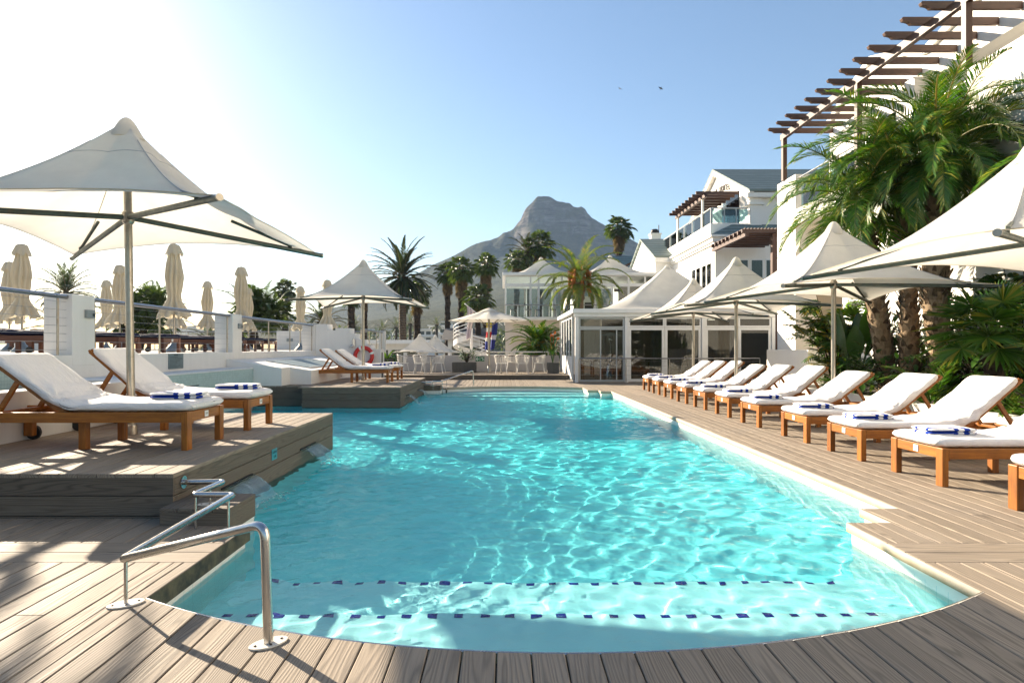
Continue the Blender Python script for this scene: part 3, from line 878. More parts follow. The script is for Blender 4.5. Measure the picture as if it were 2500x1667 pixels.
GR = 'sun loungers along the right side of the pool'
NEAR_Y = [4.35, 5.88, 7.20, 8.55, 10.2, 11.65, 13.08, 14.5, 15.87, 17.25, 18.6]
RX = [4.08, 4.08, 4.08, 4.10, 4.12, 4.16, 4.17, 4.19, 4.22, 4.24, 4.27]
ordn = ['cut by the picture edge','second closest','third closest','fourth closest','fifth closest','sixth closest','seventh closest','eighth closest','ninth closest','tenth closest','farthest']
protos = [make_lounger('sun_lounger', seed=s, BA=R(b_)) for s, b_ in ((1,39), (2,36.5), (3,41))]
towelA = make_towel('t', None)
ZM = .36 + 2*.051 - .008
for i, (y, x_) in enumerate(zip(NEAR_Y, RX)):
    lab = 'teak lounger with white mattress on the right deck, ' + ordn[i]
    j = i % 3
    o = protos[j] if i < 3 else dup(protos[j])
    o.location = (x_, y+.345, 0); o.rotation_euler = (0,0,R(rnd.uniform(-.6,.6))); o['label'] = lab; o['group'] = GR
    tw = towelA if i == 0 else towelA.copy()
    if i: COL.objects.link(tw)
    tw.location = (x_+.27+rnd.uniform(-.02,.02), y+.30+rnd.uniform(-.03,.03), ZM); tw.rotation_euler = (0,0,R(180+rnd.uniform(-5,5)))
    tw['label'] = 'folded blue and white towel on the right deck lounger ' + ordn[i]; tw['category'] = 'towel'; tw['group'] = 'folded striped towels'
GL = 'loungers on the raised platforms'
for i, (y, lab, tl) in enumerate([(5.895, 'teak lounger with white mattress at front of the near raised platform', 'striped towel folded on the front lounger of the near platform'),
                              (7.29, 'teak lounger with white mattress behind the umbrella pole on the near platform', 'striped towel folded on the rear lounger of the near platform'),
                              (17.1, 'teak lounger with white mattress at front of the far raised platform', 'striped towel folded on the front lounger of the far platform'),
                              (18.75, 'teak lounger with white mattress beside the red lifebuoy on the far platform', 'striped towel folded on the far platform lounger by the lifebuoy')]):
    o = dup(protos[(i+1) % 3]); o.location = (-2.96 if i < 2 else -3.15, y+.345, .338); o.rotation_euler = (0,0,PI+R(rnd.uniform(-.5,.5))); o['label'] = lab; o['group'] = GL
    tw = towelA.copy(); COL.objects.link(tw); tw.location = (o.location.x-.30, y+.42, .338+ZM); tw.rotation_euler = (0,0,R(184))
    tw['label'] = tl; tw['category'] = 'towel'; tw['group'] = 'folded striped towels'

# ------------------------------------------------------------------ open square umbrellas
def make_umbrella(a=1.62, hub=2.40, ztip=2.21, apex=3.48, base=True, rp=.041):
    t = thing('pool_umbrella', '', 'umbrella')
    p = MB(); p.tube([(0,0,.0),(0,0,apex-.25)], rp, 18); p.build('pole', M['galv'], t)
    b = MB(); b.lathe([(.058,0),(.058,.10),(.052,.115),(rp,.115)], 18); b.build('pole_collar', M['galv'], t)
    tips = [(sx*a, sy*a) for sx, sy in ((-1,-1),(1,-1),(1,1),(-1,1))]
    zh, zt = hub, ztip
    h = MB(); h.lathe([(rp+.004,hub-.07),(rp+.02,hub-.05),(rp+.02,hub+.05),(rp+.004,hub+.07)], 18); h.build('hub', M['galv'], t)
    prof = lambda q: (1-q)**1.72
    NT_, NQ = 64, 26
    zmid = ztip + .15
    def edge(th):
        c, s = math.cos(th), math.sin(th); m = max(abs(c), abs(s))
        r_sq = a/m
        k = (min(abs(c),abs(s))/m)           # 1 on the corner, 0 on the middle of a side
        inset = 1 - .115*(1-k**1.5)
        return r_sq*inset, ztip + .035 + (zmid-ztip-.035)*(1-k**2.0)
    def fn(uu, vv):
        th = uu*2*PI + PI/4; q = .035 + .965*vv
        re, ze = edge(th); r_ = re*q
        k = abs(math.sin(2*th))
        z = ze + (apex-ze)*prof(q)
        z -= .035*math.sin(PI*q)*(1-k)*1.2                    # cloth sinks between the ridges
        z += .006*mnoise.noise(Vector((r_*math.cos(th)*2.5, r_*math.sin(th)*2.5, 1)))
        return (r_*math.cos(th), r_*math.sin(th), z)
    c = MB(); c.grid(fn, NT_, NQ)
    can = c.build('canopy', M['canvas'], t)
    cap = MB()
    def capz(q):
        k = q*1.02; return apex + .012 - (apex-ztip)*(1-(1-k)**1.72)*1.0
    cap.lathe([(.178, apex-.215),(.180, apex-.208),(.140, apex-.135),(.105,apex-.07),(.075,apex-.02),(.045,apex+.012),(.02,apex+.026),(0.0005,apex+.030)], 24)
    cap.build('cap', M['tent'], can)
    hem = MB(); hem.tube([fn(i/64, 1.0) for i in range(64)], .006, 5, closed=True); hem.build('hem', M['canvas_cream'], can)
    sm = MB(); sm.tube([Vector(fn(i/64, .22))+Vector((0,0,.002)) for i in range(64)], .004, 5, closed=True)
    for kk in (0, 16, 32, 48): sm.tube([Vector(fn(kk/64, .12+.8*j/16))+Vector((0,0,.001)) for j in range(17)], .005, 5)
    sm.build('seam', M['seam'], can)
    for (x, y) in tips:
        d = Vector((x,y,0)).normalized()
        arm = MB(); A0 = Vector((0,0,zh)) + d*(rp+.01); A1 = Vector((x,y,zt)) + d*.10
        arm.tube([A0, A1], .030, 12); am = arm.build('arm', M['galv_dark'], t)
        e = MB(); e.tube([A1 - d*.01, A1 + d*.012], .033, 12); e.build('end_cap', M['galv'], am)
        st = MB(); q = .80; P = A0.lerp(A1, .80)
        # strut runs under the ridge of the canopy
        pts = []
        for qq in (.50, .80):
            th = math.atan2(y, x); re, ze = edge(th); zz = ze + (apex-ze)*prof(qq) - .10
            pts.append(Vector((re*qq*math.cos(th), re*qq*math.sin(th), zz)))
        pts[1] = P + Vector((0,0,.05))
        st.tube(pts, .020, 8); st.build('strut', M['galv_dark'], t)
        br = MB(); br.box(P.x-.02, P.x+.02, P.y-.02, P.y+.02, P.z+.02, P.z+.075); br.build('bracket', M['galv_dark'], am)
    return t
UG = 'square white umbrellas round the pool'
um = make_umbrella(); um['group'] = UG
um['label'] = 'large square white umbrella over the near raised platform'; um.location = (-4.13, 6.95, .338); um.rotation_euler = (0, -R(.9), R(2))
for (loc, lab, sc_) in [((-4.08, 18.15, .338), 'square white umbrella over the far raised platform', 1),
                   ((5.84, 6.93, 0), 'square white umbrella at the right edge, nearest on the right deck', 1.02),
                   ((5.78, 11.0, 0), 'square white umbrella second nearest on the right deck, before the palms', 1),
                   ((5.66, 15.3, 0), 'square white umbrella third on the right deck, before the glass doors', 1),
                   ((6.02, 19.95, 0), 'square white umbrella farthest on the right deck, partly hidden', 1),
                   ((-5.65, 42.0, -1.28), 'small looking white umbrella beyond the terrace wall beside the tall palm trunk', 1),
                   ((-5.0, 45.6, -1.28), 'white umbrella peak just behind another one beyond the terrace wall', 1),
                   ((-9.6, 40.5, -1.28), 'white umbrella on the lower terrace left of the tall palm trunk', 1)]:
    dup(um, loc, R(rnd.uniform(-1.5,1.5)), lab, UG, sc_)

# ------------------------------------------------------------------ folded umbrellas on the upper terrace
def make_folded(seed):
    r_ = random.Random(seed); t = thing('folded_umbrella', '', 'umbrella')
    p = MB(); p.tube([(0,0,.0),(0,0,2.86)], .028, 12); p.build('pole', M['galv'], t)
    b = MB(); b.lathe([(.26,0),(.26,.03),(.09,.22),(.045,.34),(.04,.36)], 16); b.build('base', M['galv'], t)
    ph = r_.uniform(0, 6); so = Vector((seed*3.1, 0, 0))
    def rad(z, th):
        q = (z-.95)/(2.78-.95)
        r0 = interp([(0,.36),(.10,.29),(.25,.15),(.30,.14),(.42,.175),(.6,.20),(.8,.165),(.93,.12),(1,.10)], q)
        fold = interp([(0,.42),(.27,.30),(.33,.24),(.6,.34),(1,.16)], q)
        w = (abs(math.sin(4.5*th + ph + 1.6*mnoise.noise(Vector((z*1.1, 0, seed)))))*2-1.25)*.75 + .5*mnoise.noise(Vector((math.cos(th)*2.6, math.sin(th)*2.6, z*1.1)) + so)
        return r0*(1 + fold*w)
    def fn(uu, vv):
        th = uu*2*PI; z = .95 + vv*(2.78-.95); r0 = rad(z, th)
        if vv == 0: z += .05*math.sin(8*th+ph) + .03*math.sin(3*th)
        return (r0*math.cos(th), r0*math.sin(th), z)
    c = MB(); c.grid(fn, 72, 34); can = c.build('canopy', M['canvas_cream'], t)
    k = MB()
    def cf(uu, vv):
        th = uu*2*PI; z = 2.93 - max(0, vv-.12)*.33 - .03*min(1, vv*8)**2
        r0 = (.10*min(1, vv*5) + .118*vv**.8)*(1 + .10*math.sin(8*th+ph)*vv); z += .02*math.sin(7*th+ph)*vv*2
        return (r0*math.cos(th), r0*math.sin(th), z)
    k.grid(cf, 48, 10); k.build('cap', M['canvas_cream'], can)
    tie = MB(); tie.tube([((rad(1.50,i*PI/12)+.004)*math.cos(i*PI/12), (rad(1.50,i*PI/12)+.004)*math.sin(i*PI/12), 1.50) for i in range(24)], .008, 5, closed=True); tie.build('tie', M['canvas_cream'], can)
    return t
fg = 'folded umbrellas on the upper terrace'
fpro = [make_folded(1), make_folded(2)]
fold_spots = [((-16.1,20.4),'folded cream umbrella cut by the left picture edge'),
 ((-13.0,16.9),'folded cream umbrella left of the nearest wall pillar, with a brown pole'),
 ((-13.0,21.2),'folded cream umbrella between the big umbrella pole and the wall pillar'),
 ((-16.5,26.0),'folded cream umbrella half hidden behind the one left of the big pole'),
 ((-8.9,16.9),'largest looking folded cream umbrella, right of the big umbrella pole'),
 ((-13.2,25.2),'folded cream umbrella half hidden behind the largest looking folded one'),
 ((-12.5,26.4),'slim folded cream umbrella standing against bare sky over the middle railing'),
 ((-9.1,21.7),'folded cream umbrella in front of the dark bushy palm'),
 ((-12.0,29.4),'folded cream umbrella half hidden behind the one by the bushy palm'),
 ((-9.3,28.6),'folded cream umbrella behind the left tip of the far open umbrella'),
 ((-9.6,34.0),'folded cream umbrella under the far open umbrella canopy'),
 ((-19.4,28.0),'folded cream umbrella whose cap peeps over the nearest wall pillar')]
for i, ((x_, y_), lab) in enumerate(fold_spots):
    zz = 1.17 if i != 11 else .62
    o = fpro[i] if i < 2 else dup(fpro[i % 2])
    o.location = (x_, y_, zz); o.rotation_euler = (0,0,rnd.uniform(0,6)); o['label'] = lab; o['group'] = fg
    if i == 10: o.scale = (1.3,)*3; o.location.z = 1.17-.0
# dark loungers of the upper terrace
dl = make_lounger('sun_lounger', ('jarrah',)*3, 'navy', 5, True, BA=R(7))
dg = 'dark red loungers on the upper terrace'
near_words = ['before the first railing, at the left picture edge','left of the nearest wall pillar','just right of the nearest wall pillar','under the folded umbrella right of the pillar','left of the second wall pillar','right of the second wall pillar','under the folded umbrella by the bushy palm','beside the last railing post','at the far end behind the last railing']
for i, (x_, y_) in enumerate([(-8.3,7.6),(-8.5,9.1),(-8.2,12.2),(-8.3,13.9),(-8.2,15.5),(-8.2,18.2),(-8.2,19.6),(-8.3,21.3),(-8.4,22.8)]):
    o = dl if i == 0 else dup(dl)
    o.location = (x_, y_, 1.17); o.rotation_euler = (0,0,PI+R(rnd.uniform(-2,2))); o['label'] = 'dark red lounger on the upper terrace ' + near_words[i]; o['group'] = dg
for i, (x_, y_, w) in enumerate([(-12.4,14.2,'in the second row left of the first pillar'),(-12.6,18.8,'in the second row behind the umbrella pole'),(-12.4,23.4,'in the second row left of the second pillar'),(-12.3,26.8,'in the second row by the far railing')]):
    o = dup(dl, (x_, y_, 1.17), PI+R(rnd.uniform(-2,2)), 'dark red lounger on the upper terrace ' + w, dg)

# ------------------------------------------------------------------ handrails into the pool
def rounded(pts, r_=.06, n=5):
    out = [Vector(pts[0])]
    for i in range(1, len(pts)-1):
        p0, p1, p2 = (Vector(q) for q in pts[i-1:i+2])
        a = (p0-p1); b = (p2-p1); k = min(r_, a.length*.45, b.length*.45)
        A = p1 + a.normalized()*k; B = p1 + b.normalized()*k
        for j in range(n+1):
            s = j/n; out.append(A*(1-s)**2 + p1*2*s*(1-s) + B*s**2)
    out.append(Vector(pts[-1])); return out
def handrail(mirror, label):
    t = thing('pool_handrail', label, 'handrail', group='steel handrails into the pool')
    f_ = (lambda y: 24.0-y) if mirror else (lambda y: y)
    pts = [(PLAT,4.92,.245),(-2.20,4.92,.25),(-2.22,4.48,.25),(-1.935,4.48,.25),(-1.917,3.165,.236),(-1.055,2.765,.525),(-1.035,2.752,0)]
    if mirror: pts = [(x, f_(y), z) for x, y, z in pts]
    rail = MB(); rail.tube(rounded(pts[:5], .035) + rounded(pts[4:], .075, 7)[1:], .0215, 14); rail.build('rail', M['steel'], t)
    for (x, y, z0, z1) in [(-2.205,4.70,.125,.245),(-2.215,4.50,-.02,.245),(-1.935,4.40,-.45,.245),(-1.917,3.175,0,.23)]:
        p = MB(); p.tube([(x,f_(y),z0),(x,f_(y),z1)], .009, 10); p.build('post', M['steel'], t)
    for (x, y, z, a) in [(-1.917,3.175,0,.6),(-1.035,2.752,0,.7),(-2.205,4.70,.125,.3)]:
        fl_ = MB(); n = 24; c, s = math.cos(a), math.sin(a)
        ring = [(.085*math.cos(q), .047*math.sin(q)) for q in [2*PI*i/n for i in range(n)]]
        fl_.prism([(x+u_*c-v_*s, f_(y)+u_*s+v_*c) for u_, v_ in ring], z+.001, z+.008)
        fo = fl_.build('flange', M['flange'], t, .002)
        sc_ = MB()
        for u_, v_ in ((-.058,0),(.058,0),(0,.03),(0,-.03)): sc_.lathe([(.006,0),(.006,.003),(.0005,.004)], 8, (x+u_*c-v_*s, f_(y)+u_*s+v_*c, z+.008))
        sc_.build('screw', M['letters'], fo)
    w = MB(); yy = f_(4.92); w.tube([(PLAT+.001,yy,.245),(PLAT+.009,yy,.245)], .05, 20); w.build('wall_flange', M['steel'], t)
    return t
handrail(False, 'bent steel handrail on the wooden deck in front of the pool')
handrail(True, 'small steel handrail at the far end of the pool')

# ------------------------------------------------------------------ waterfalls, signs on the platform
def fall(x, y0, y1, z, throw, label):
    t = thing('water_spout', label, 'fountain', (x, (y0+y1)/2, WZ), group='water spouts into the pool')
    w = (y1-y0)/2; h = z-WZ
    sp = MB(); sp.box(-.02, .012, -w-.02, w+.02, h-.004, h+.014); sp.build('spout_lip', M['dark_hole'], t)
    s = MB()
    def fn(uu, vv, off=0):
        q = vv; n = mnoise.noise(Vector((uu*9, q*2, x+y0)))
        return (.01 + throw*q + .012*n*q + off, -w+2*w*uu*(1-.10*q)+.10*w*q + .02*mnoise.noise(Vector((uu*5,q*3,2)))*q, h+.004 - (h+.01)*q**1.9 + .006*n)
    s.grid(fn, 40, 14); s.grid(lambda a, b: fn(a, b, -.012), 40, 14); s.build('falling_water', M['sheet'], t)
    fo = MB()
    for k in range(90):
        a = rnd.uniform(-w*1.05, w*1.05); b = abs(rnd.gauss(0, .09)); r_ = rnd.uniform(.003, .011)
        c = (throw+b-.03, a+rnd.gauss(0,.02), .002+rnd.uniform(0,.012)*math.exp(-b*10))
        fo.lathe([(.0005,-r_*.6),(r_*.8,0),(.0005,r_*.7)], 6, c)
    for k in range(26):
        q = rnd.uniform(.3,1); c = fn(rnd.choice((0,1))+rnd.uniform(-.02,.02), q); r_ = rnd.uniform(.002,.005)
        fo.lathe([(.0005,-r_*1.6),(r_,0),(.0005,r_)], 6, (c[0]+rnd.uniform(0,.02), c[1], c[2]-.02))
    fo.build('splash', M['foam'], t)
    return t
fall(PLAT, 5.60, 6.24, .035, .27, 'sheet of water falling from the near platform close to the handrail')
fall(PLAT, 7.76, 8.34, .035, .27, 'sheet of water falling from the near platform corner beyond the depth sign')
fall(PLAT, 16.1, 16.6, .06, .30, 'small water spout under the front of the far platform')
fall(PLAT, 18.2, 18.7, .06, .30, 'small water spout under the back of the far platform')
fall(TUBX, 12.3, 12.9, .52, .22, 'water spout in the tiled wall behind the towels')
def text(s, size, loc, rot, mat, parent=None, ext=.001, align='CENTER', name='lettering'):
    cu = bpy.data.curves.new(name, 'FONT'); cu.body = s; cu.size = size; cu.extrude = ext; cu.align_x = align; cu.align_y = 'CENTER'
    o = bpy.data.objects.new(name, cu); COL.objects.link(o); cu.materials.append(mat)
    dg_ = bpy.context.evaluated_depsgraph_get(); me = bpy.data.meshes.new_from_object(o.evaluated_get(dg_)); 
    bpy.data.objects.remove(o); o = bpy.data.objects.new(name, me); COL.objects.link(o)
    o.location = loc; o.rotation_euler = rot
    if parent: o.parent = parent
    return o
ds = thing('depth_sign', 'small teal depth plate on the timber side of the near platform', 'sign', (PLAT, 6.87, .135))
mb = MB(); mb.box(-.001, .006, -.075, .075, -.06, .06); mb.build('plate', M['teal_sign'], ds, .001)
text('DEPTH', .036, (.0068, 0, .022), (PI/2,0,PI/2), M['ink'], ds); text('1.1M', .036, (.0068, 0, -.026), (PI/2,0,PI/2), M['ink'], ds)

# ------------------------------------------------------------------ left: tub, bench with hatch, terrace wall, railings
hot = thing('hot_tub', 'white rimmed hot tub behind the loungers of the near platform', 'hot tub')
mb = MB(); z = .85
mb.box(-5.30, -5.0, 3.2, 9.24, .33, z); mb.box(-6.98, -5.30, 3.2, 4.2, -.2, z); mb.box(-6.98, -5.30, 8.7, 9.24, -.2, z-.001); mb.box(-6.98, -5.301, 4.2, 8.7, -.3, .2)
mb.build('rim', M['grey_wall'], hot, .012)
mb = MB(); mb.box(-6.975, -6.70, 4.21, 8.69, .2, 1.02); mb.build('tiled_ledge', M['mosaic'], hot, .006)
mb = MB(); mb.add([(-6.7,4.2,.74),(-5.3,4.2,.74),(-5.3,8.7,.74),(-6.7,8.7,.74)], [(0,1,2,3)]); mb.build('tub_water', M['glass_green'], hot)
tw_ = thing('tiled_wall', 'pale teal mosaic wall with grey top between the two platforms', 'wall')
mb = MB(); mb.box(-6.35, TUBX, 9.245, 15.74, -1.9, .765); mb.build('mosaic_face', M['mosaic'], tw_)
mb = MB(); mb.box(-6.99, TUBX+.004, 9.25, 15.745, .766, .80); mb.build('coping', M['grey_wall'], tw_, .006)
be = thing('skylight_bench', 'white sloping bench with a glass hatch left of the far loungers', 'bench')
mb = MB(); mb.prism([(-6.99,.30),(-5.05,.30),(-5.05,.70),(-6.99,1.0)], 16.4, 23.1, plane='xz'); mb.prism([(-6.99,.30),(-5.6,.30),(-5.6,.785),(-6.99,1.0)], 15.76, 16.4-.002, plane='xz')
mb.build('bench_block', M['white_wall'], be, .01)
hz = lambda x_: .70 + (-5.05-x_)*.3/1.94
mb = MB(); 
for (xa, xb, ya, yb_) in ((-6.5,-6.44,17.1,20.6),(-5.36,-5.3,17.1,20.6),(-6.44,-5.36,17.1,17.16),(-6.44,-5.36,20.54,20.6)):
    mb.add([(xa,ya,hz(xa)+.03),(xb,ya,hz(xb)+.03),(xb,yb_,hz(xb)+.03),(xa,yb_,hz(xa)+.03),(xa,ya,hz(xa)-.02),(xb,ya,hz(xb)-.02),(xb,yb_,hz(xb)-.02),(xa,yb_,hz(xa)-.02)], [(0,1,2,3),(0,4,5,1),(1,5,6,2),(2,6,7,3),(3,7,4,0)])
mb.build('hatch_frame', M['alu_grey'], be)
mb = MB(); mb.add([(-6.44,17.16,hz(-6.44)+.02),(-5.36,17.16,hz(-5.36)+.02),(-5.36,20.54,hz(-5.36)+.02),(-6.44,20.54,hz(-6.44)+.02)], [(0,1,2,3)]); mb.build('hatch_pane', M['notice'], be)

WX = -7.0
tw2 = thing('terrace_wall', 'white plaster wall with square pillars under the left terrace', 'wall')
mb = MB(); mb.box(WX-.47, WX, -4, 24.5, .0, 1.18); mb.build('wall_base', M['white_wall'], tw2)
for (ya, yb_) in ((10.16,10.72),(16.16,16.73)):
    mb = MB(); mb.box(WX-.468, WX+.003, ya, yb_, 1.0, 2.17); pl = mb.build('pillar', M['white_wall'], tw2, .012)
    bx = MB(); yc = (ya+yb_)/2+.12; bx.box(WX+.004, WX+.05, yc-.11, yc+.11, 1.80, 1.93); lb = bx.build('wall_lamp', M['grey_box'], pl, .004)
    bx = MB(); bx.box(WX+.051, WX+.056, yc+.03, yc+.085, 1.825, 1.875); bx.build('lamp_slot', M['ink'], lb)
mb = MB(); mb.box(WX-.468, WX+.003, 23.2, 24.6, 1.0, 2.17); mb.build('pillar', M['white_wall'], tw2, .012)
nt_ = thing('notice_board', 'grey notice plate with lines of text low on the terrace wall', 'sign', (WX+.004, 13.35, 1.01))
mb = MB(); mb.box(0, .012, -.30, .30, -.16, .16); mb.build('plate', M['notice'], nt_, .002)
mb = MB()
mb.box(.0122, .0132, -.09, .07, .125, .142)
for k in range(9): mb.box(.0122, .0132, -.26, .26-rnd.random()*.22-(.2 if k in (4,6) else 0), .095-k*.027-.007, .095-k*.027)
mb.build('lettering', M['ink'], nt_)

def railing(name, label, pts, zt, posts, z0, wires=7, group=None, mat='rail_steel', r_=.038, wire=True):
    """rail along a straight run pts[0]->pts[1] with posts at fractions"""
    t = thing(name, label, 'railing', group=group)
    a, b = Vector((*pts[0],0)), Vector((*pts[1],0)); d = (b-a)
    mb = MB(); mb.tube([a+Vector((0,0,zt)), b+Vector((0,0,zt))], r_, 12); mb.build('handrail', M[mat], t)
    for q in posts:
        p = a + d*q; mb = MB(); mb.tube([p+Vector((0,0,z0)), p+Vector((0,0,zt-r_*.6))], .019, 10); mb.build('post', M['galv'], t)
    if wire:
        for k in range(wires):
            zz = z0 + (zt-z0)*(k+.75)/(wires+.4); mb = MB(); mb.tube([a+Vector((0,0,zz)), b+Vector((0,0,zz))], .0032, 5); mb.build('cable', M['wire'], t)
    return t
rg_ = 'steel cable railings of the upper terrace'
XRL = WX+.02-.25
railing('terrace_railing', 'cable railing left of the nearest wall pillar', [(XRL+.14,-3.0),(XRL+.14,10.15)], 2.12, (.2,.45,.7,.985), 1.17, group=rg_)
railing('terrace_railing', 'cable railing between the two nearest wall pillars', [(XRL+.14,10.73),(XRL+.14,16.15)], 2.12, (.02,.40,.98), 1.17, group=rg_)
railing('terrace_railing', 'cable railing right of the second wall pillar', [(XRL+.14,16.74),(XRL+.14,23.19)], 2.12, (.02,.33,.62,.985), 1.17, group=rg_)
railing('terrace_railing', 'thin railing at the far end of the upper terrace', [(-19.5,33.9),(-7.4,33.9)], 2.15, (.05,.2,.35,.5,.65,.8,.95), 1.17, 4, group=rg_, r_=.03)
for (x_, y_, w_, h_, lab) in [(-11.2,33.2,1.5,1.0,'white low pillar with a lamp box at the back of the upper terrace'),(-17.8,24.0,1.6,.75,'white low wall block behind the left folded umbrellas')]:
    p_ = thing('low_pillar', lab, 'pillar', (x_,y_,1.17)); mb = MB(); mb.box(-w_/2, w_/2, -.3, .3, 0, h_); mb.build('block', M['white_wall'], p_, .012)
    mb = MB(); mb.box(-.2,.12,-.36,-.302,h_*.45,h_*.45+.16); mb.build('lamp_box', M['grey_box'], p_, .004)

# stair wall at the far end with the lifebuoy
sw = thing('stair_wall', 'white wall with a stepped top behind the far platform loungers', 'wall')
prof_ = [(-6.99,.0),(-4.58,.0),(-4.58,1.24),(-4.95,1.24),(-4.95,1.40),(-5.2,1.40),(-5.2,1.60),(-5.5,1.60),(-5.5,1.82),(-5.72,1.82),(-5.72,2.02),(-6.25,2.02),(-6.25,1.94),(-6.55,1.94),(-6.55,2.17),(-6.99,2.17)]
mb = MB(); mb.prism(prof_, 23.22, 23.95, plane='xz'); mb.build('wall_panel', M['white_wall'], sw)
mb = MB(); mb.box(-5.6,-5.52,23.16,23.218,1.30,1.62); mb.lathe([(.03,-.02),(.075,-.04),(.085,-.10),(.02,-.11)],14,(-5.62,23.12,1.42)); mb.build('wall_lamp', M['steel'], sw)
rb = thing('lifebuoy', 'red lifebuoy ring hanging on the white stair wall', 'lifebuoy', (-5.18, 23.10, .98))
mb = MB(); mb.tube([(.315*math.cos(q),0,.315*math.sin(q)) for q in [2*PI*i/40 for i in range(40)]], .075, 14, closed=True); mb.build('ring', M['red'], rb)
for q in (.35, 1.95, 3.5, 5.0):
    mb = MB(); mb.tube([((.315)*math.cos(q+e),0,.315*math.sin(q+e)) for e in (-.12,-.04,.04,.12)], .078, 14, cap=False); mb.build('band', M['sign_white'], rb)
mb = MB(); mb.tube([(.40*math.cos(q),-.02,.40*math.sin(q)+.0) for q in [2*PI*i/36 for i in range(36)]], .007, 5, closed=True); mb.build('grab_line', M['sign_white'], rb)
pt = thing('white_post', 'square white end post of the stair railing beside the fern pot', 'pillar', (-5.63,29.0,.184)); mb = MB(); mb.box(-.14,.14,-.14,.14,0,1.88); mb.build('post', M['white_wall'], pt, .01)
railing('stair_railing', 'short cable railing above the lifebuoy', [(-5.5,24.1),(-5.62,28.85)], 2.0, (.0,.35,.7,.97), 1.2, 6)
mb = MB(); mb.box(-4.5795,-4.574,23.40,23.62,.75,1.12); mb.box(-4.5795,-4.574,23.40,23.75,.05,.62); mb.build('vent', M['dark_concrete'], sw)
eg = thing('exit_sign', 'small upright green escape sign right of the fern pot', 'sign', (-5.02,28.6,.80)); mb = MB(); mb.box(-.07,.07,0,.02,-.15,.17); mb.build('plate', M['green_sign'], eg, .002)
mb = MB(); mb.bar((-.03,-.003,.08),(.03,-.003,.02),.004,.03); mb.bar((.0,-.003,.03),(-.03,-.003,-.06),.004,.025); mb.build('running_figure', M['sign_white'], eg)
mb = MB(); mb.box(-.02,.02,.021,.05,-.60,.15); mb.build('post', M['alu_grey'], eg)
# ------------------------------------------------------------------ tent membrane
def tent(mb, cx, cy, hx, hy, zb, apex, p=1.8, n=48, nq=20, mi=0):
    def fn(uu, vv):
        th = uu*2*PI; c, s = math.cos(th), math.sin(th); m = max(abs(c), abs(s)); q = .03+.97*vv
        k = min(abs(c),abs(s))/m
        z = zb + (apex-zb)*(1-q)**p - .10*math.sin(PI*q)*(1-k)
        return (cx + hx*c/m*q, cy + hy*s/m*q, z)
    mb.grid(fn, n, nq, mi)
    mb.lathe([(.16,-.16),(.12,-.04),(.04,.03),(.0005,.045)], 16, (cx,cy,apex-.02))
def frame_rect(mb, x0, x1, z0, z1, y0, y1, w, mi=0):
    """upright rectangular frame in the xz plane"""
    mb.box(x0, x0+w, y0, y1, z0, z1, mi); mb.box(x1-w, x1, y0, y1, z0, z1, mi)
    mb.box(x0+w, x1-w, y0, y1, z0, z0+w, mi); mb.box(x0+w, x1-w, y0, y1, z1-w, z1, mi)

# ------------------------------------------------------------------ glass pavilion at the end of the pool
pv = thing('glass_pavilion', 'white framed glass pavilion with a tent roof at the far end of the pool', 'pavilion')
PY, PX0, PX1, PYB = 23.4, 2.65, 10.1, 29.8
mb = MB(); mb.box(PX0-.12, PX1+.1, PY-.14, PY+.02, 2.58, 2.74); mb.box(PX0-.12, PX0+.04, PY+.02, PYB, 2.58, 2.74); mb.box(PX0+.04, PX1+.1, PY+.02, PYB, 2.64, 2.70)
mb.box(PX0-.05, PX1, PY-.06, PY, 2.44, 2.578); mb.build('roof_edge', M['alu'], pv, .012)
mb = MB(); tent(mb, 6.9, 26.55, 3.75, 3.2, 2.72, 4.78); mb.build('tent_roof', M['tent'], pv)
mb = MB(); mb.box(PX0+.02, PX1, PY+.03, PYB, .004, .03); mb.build('floor', M['interior'], pv)
mb = MB(); mb.box(4.6, PX1, PYB-.1, PYB, .03, 2.6); mb.box(PX1-.08, PX1, PY+.3, PYB-.1, .03, 2.6); mb.build('back_wall', M['interior'], pv)
posts = MB()
for x_ in (PX0, 4.50, 7.37, 9.98): posts.box(x_, x_+.13, PY-.03, PY+.10, 0, 2.44)
for y_ in (24.6, 25.7, 26.8, 27.9, 29.0, 29.7): posts.box(PX0, PX0+.08, y_, y_+.10, 0, 2.58)
posts.build('post', M['alu'], pv, .006)
def bay(x0, x1, z0, z1, y, name='window', w=.06, glassm='glass_tint', mat='alu'):
    f = MB(); frame_rect(f, x0, x1, z0, z1, y, y+.06, w); o = f.build(name, M[mat], pv, .003)
    g = MB(); g.box(x0+w, x1-w, y+.025, y+.033, z0+w, z1-w); g.build('pane', M[glassm], o); return o
bay(2.79, 4.49, 2.03, 2.43, PY+.01, mat='alu_grey'); bay(2.79, 4.49, .03, 2.02, PY+.01, mat='alu_grey')
mb = MB(); mb.box(3.58, 3.62, PY, PY+.05, .10, 2.0); mb.box(4.18, 4.22, PY, PY+.05, .10, 2.0); mb.build('mullion', M['alu_grey'], pv)
for (a, b) in ((4.64, 5.99), (6.0, 7.36), (7.51, 8.74), (8.75, 9.97)):
    bay(a, b, 2.06, 2.43, PY+.01)
    bay(a, b, .03, 2.05, PY+.012, 'glass_door', .10)
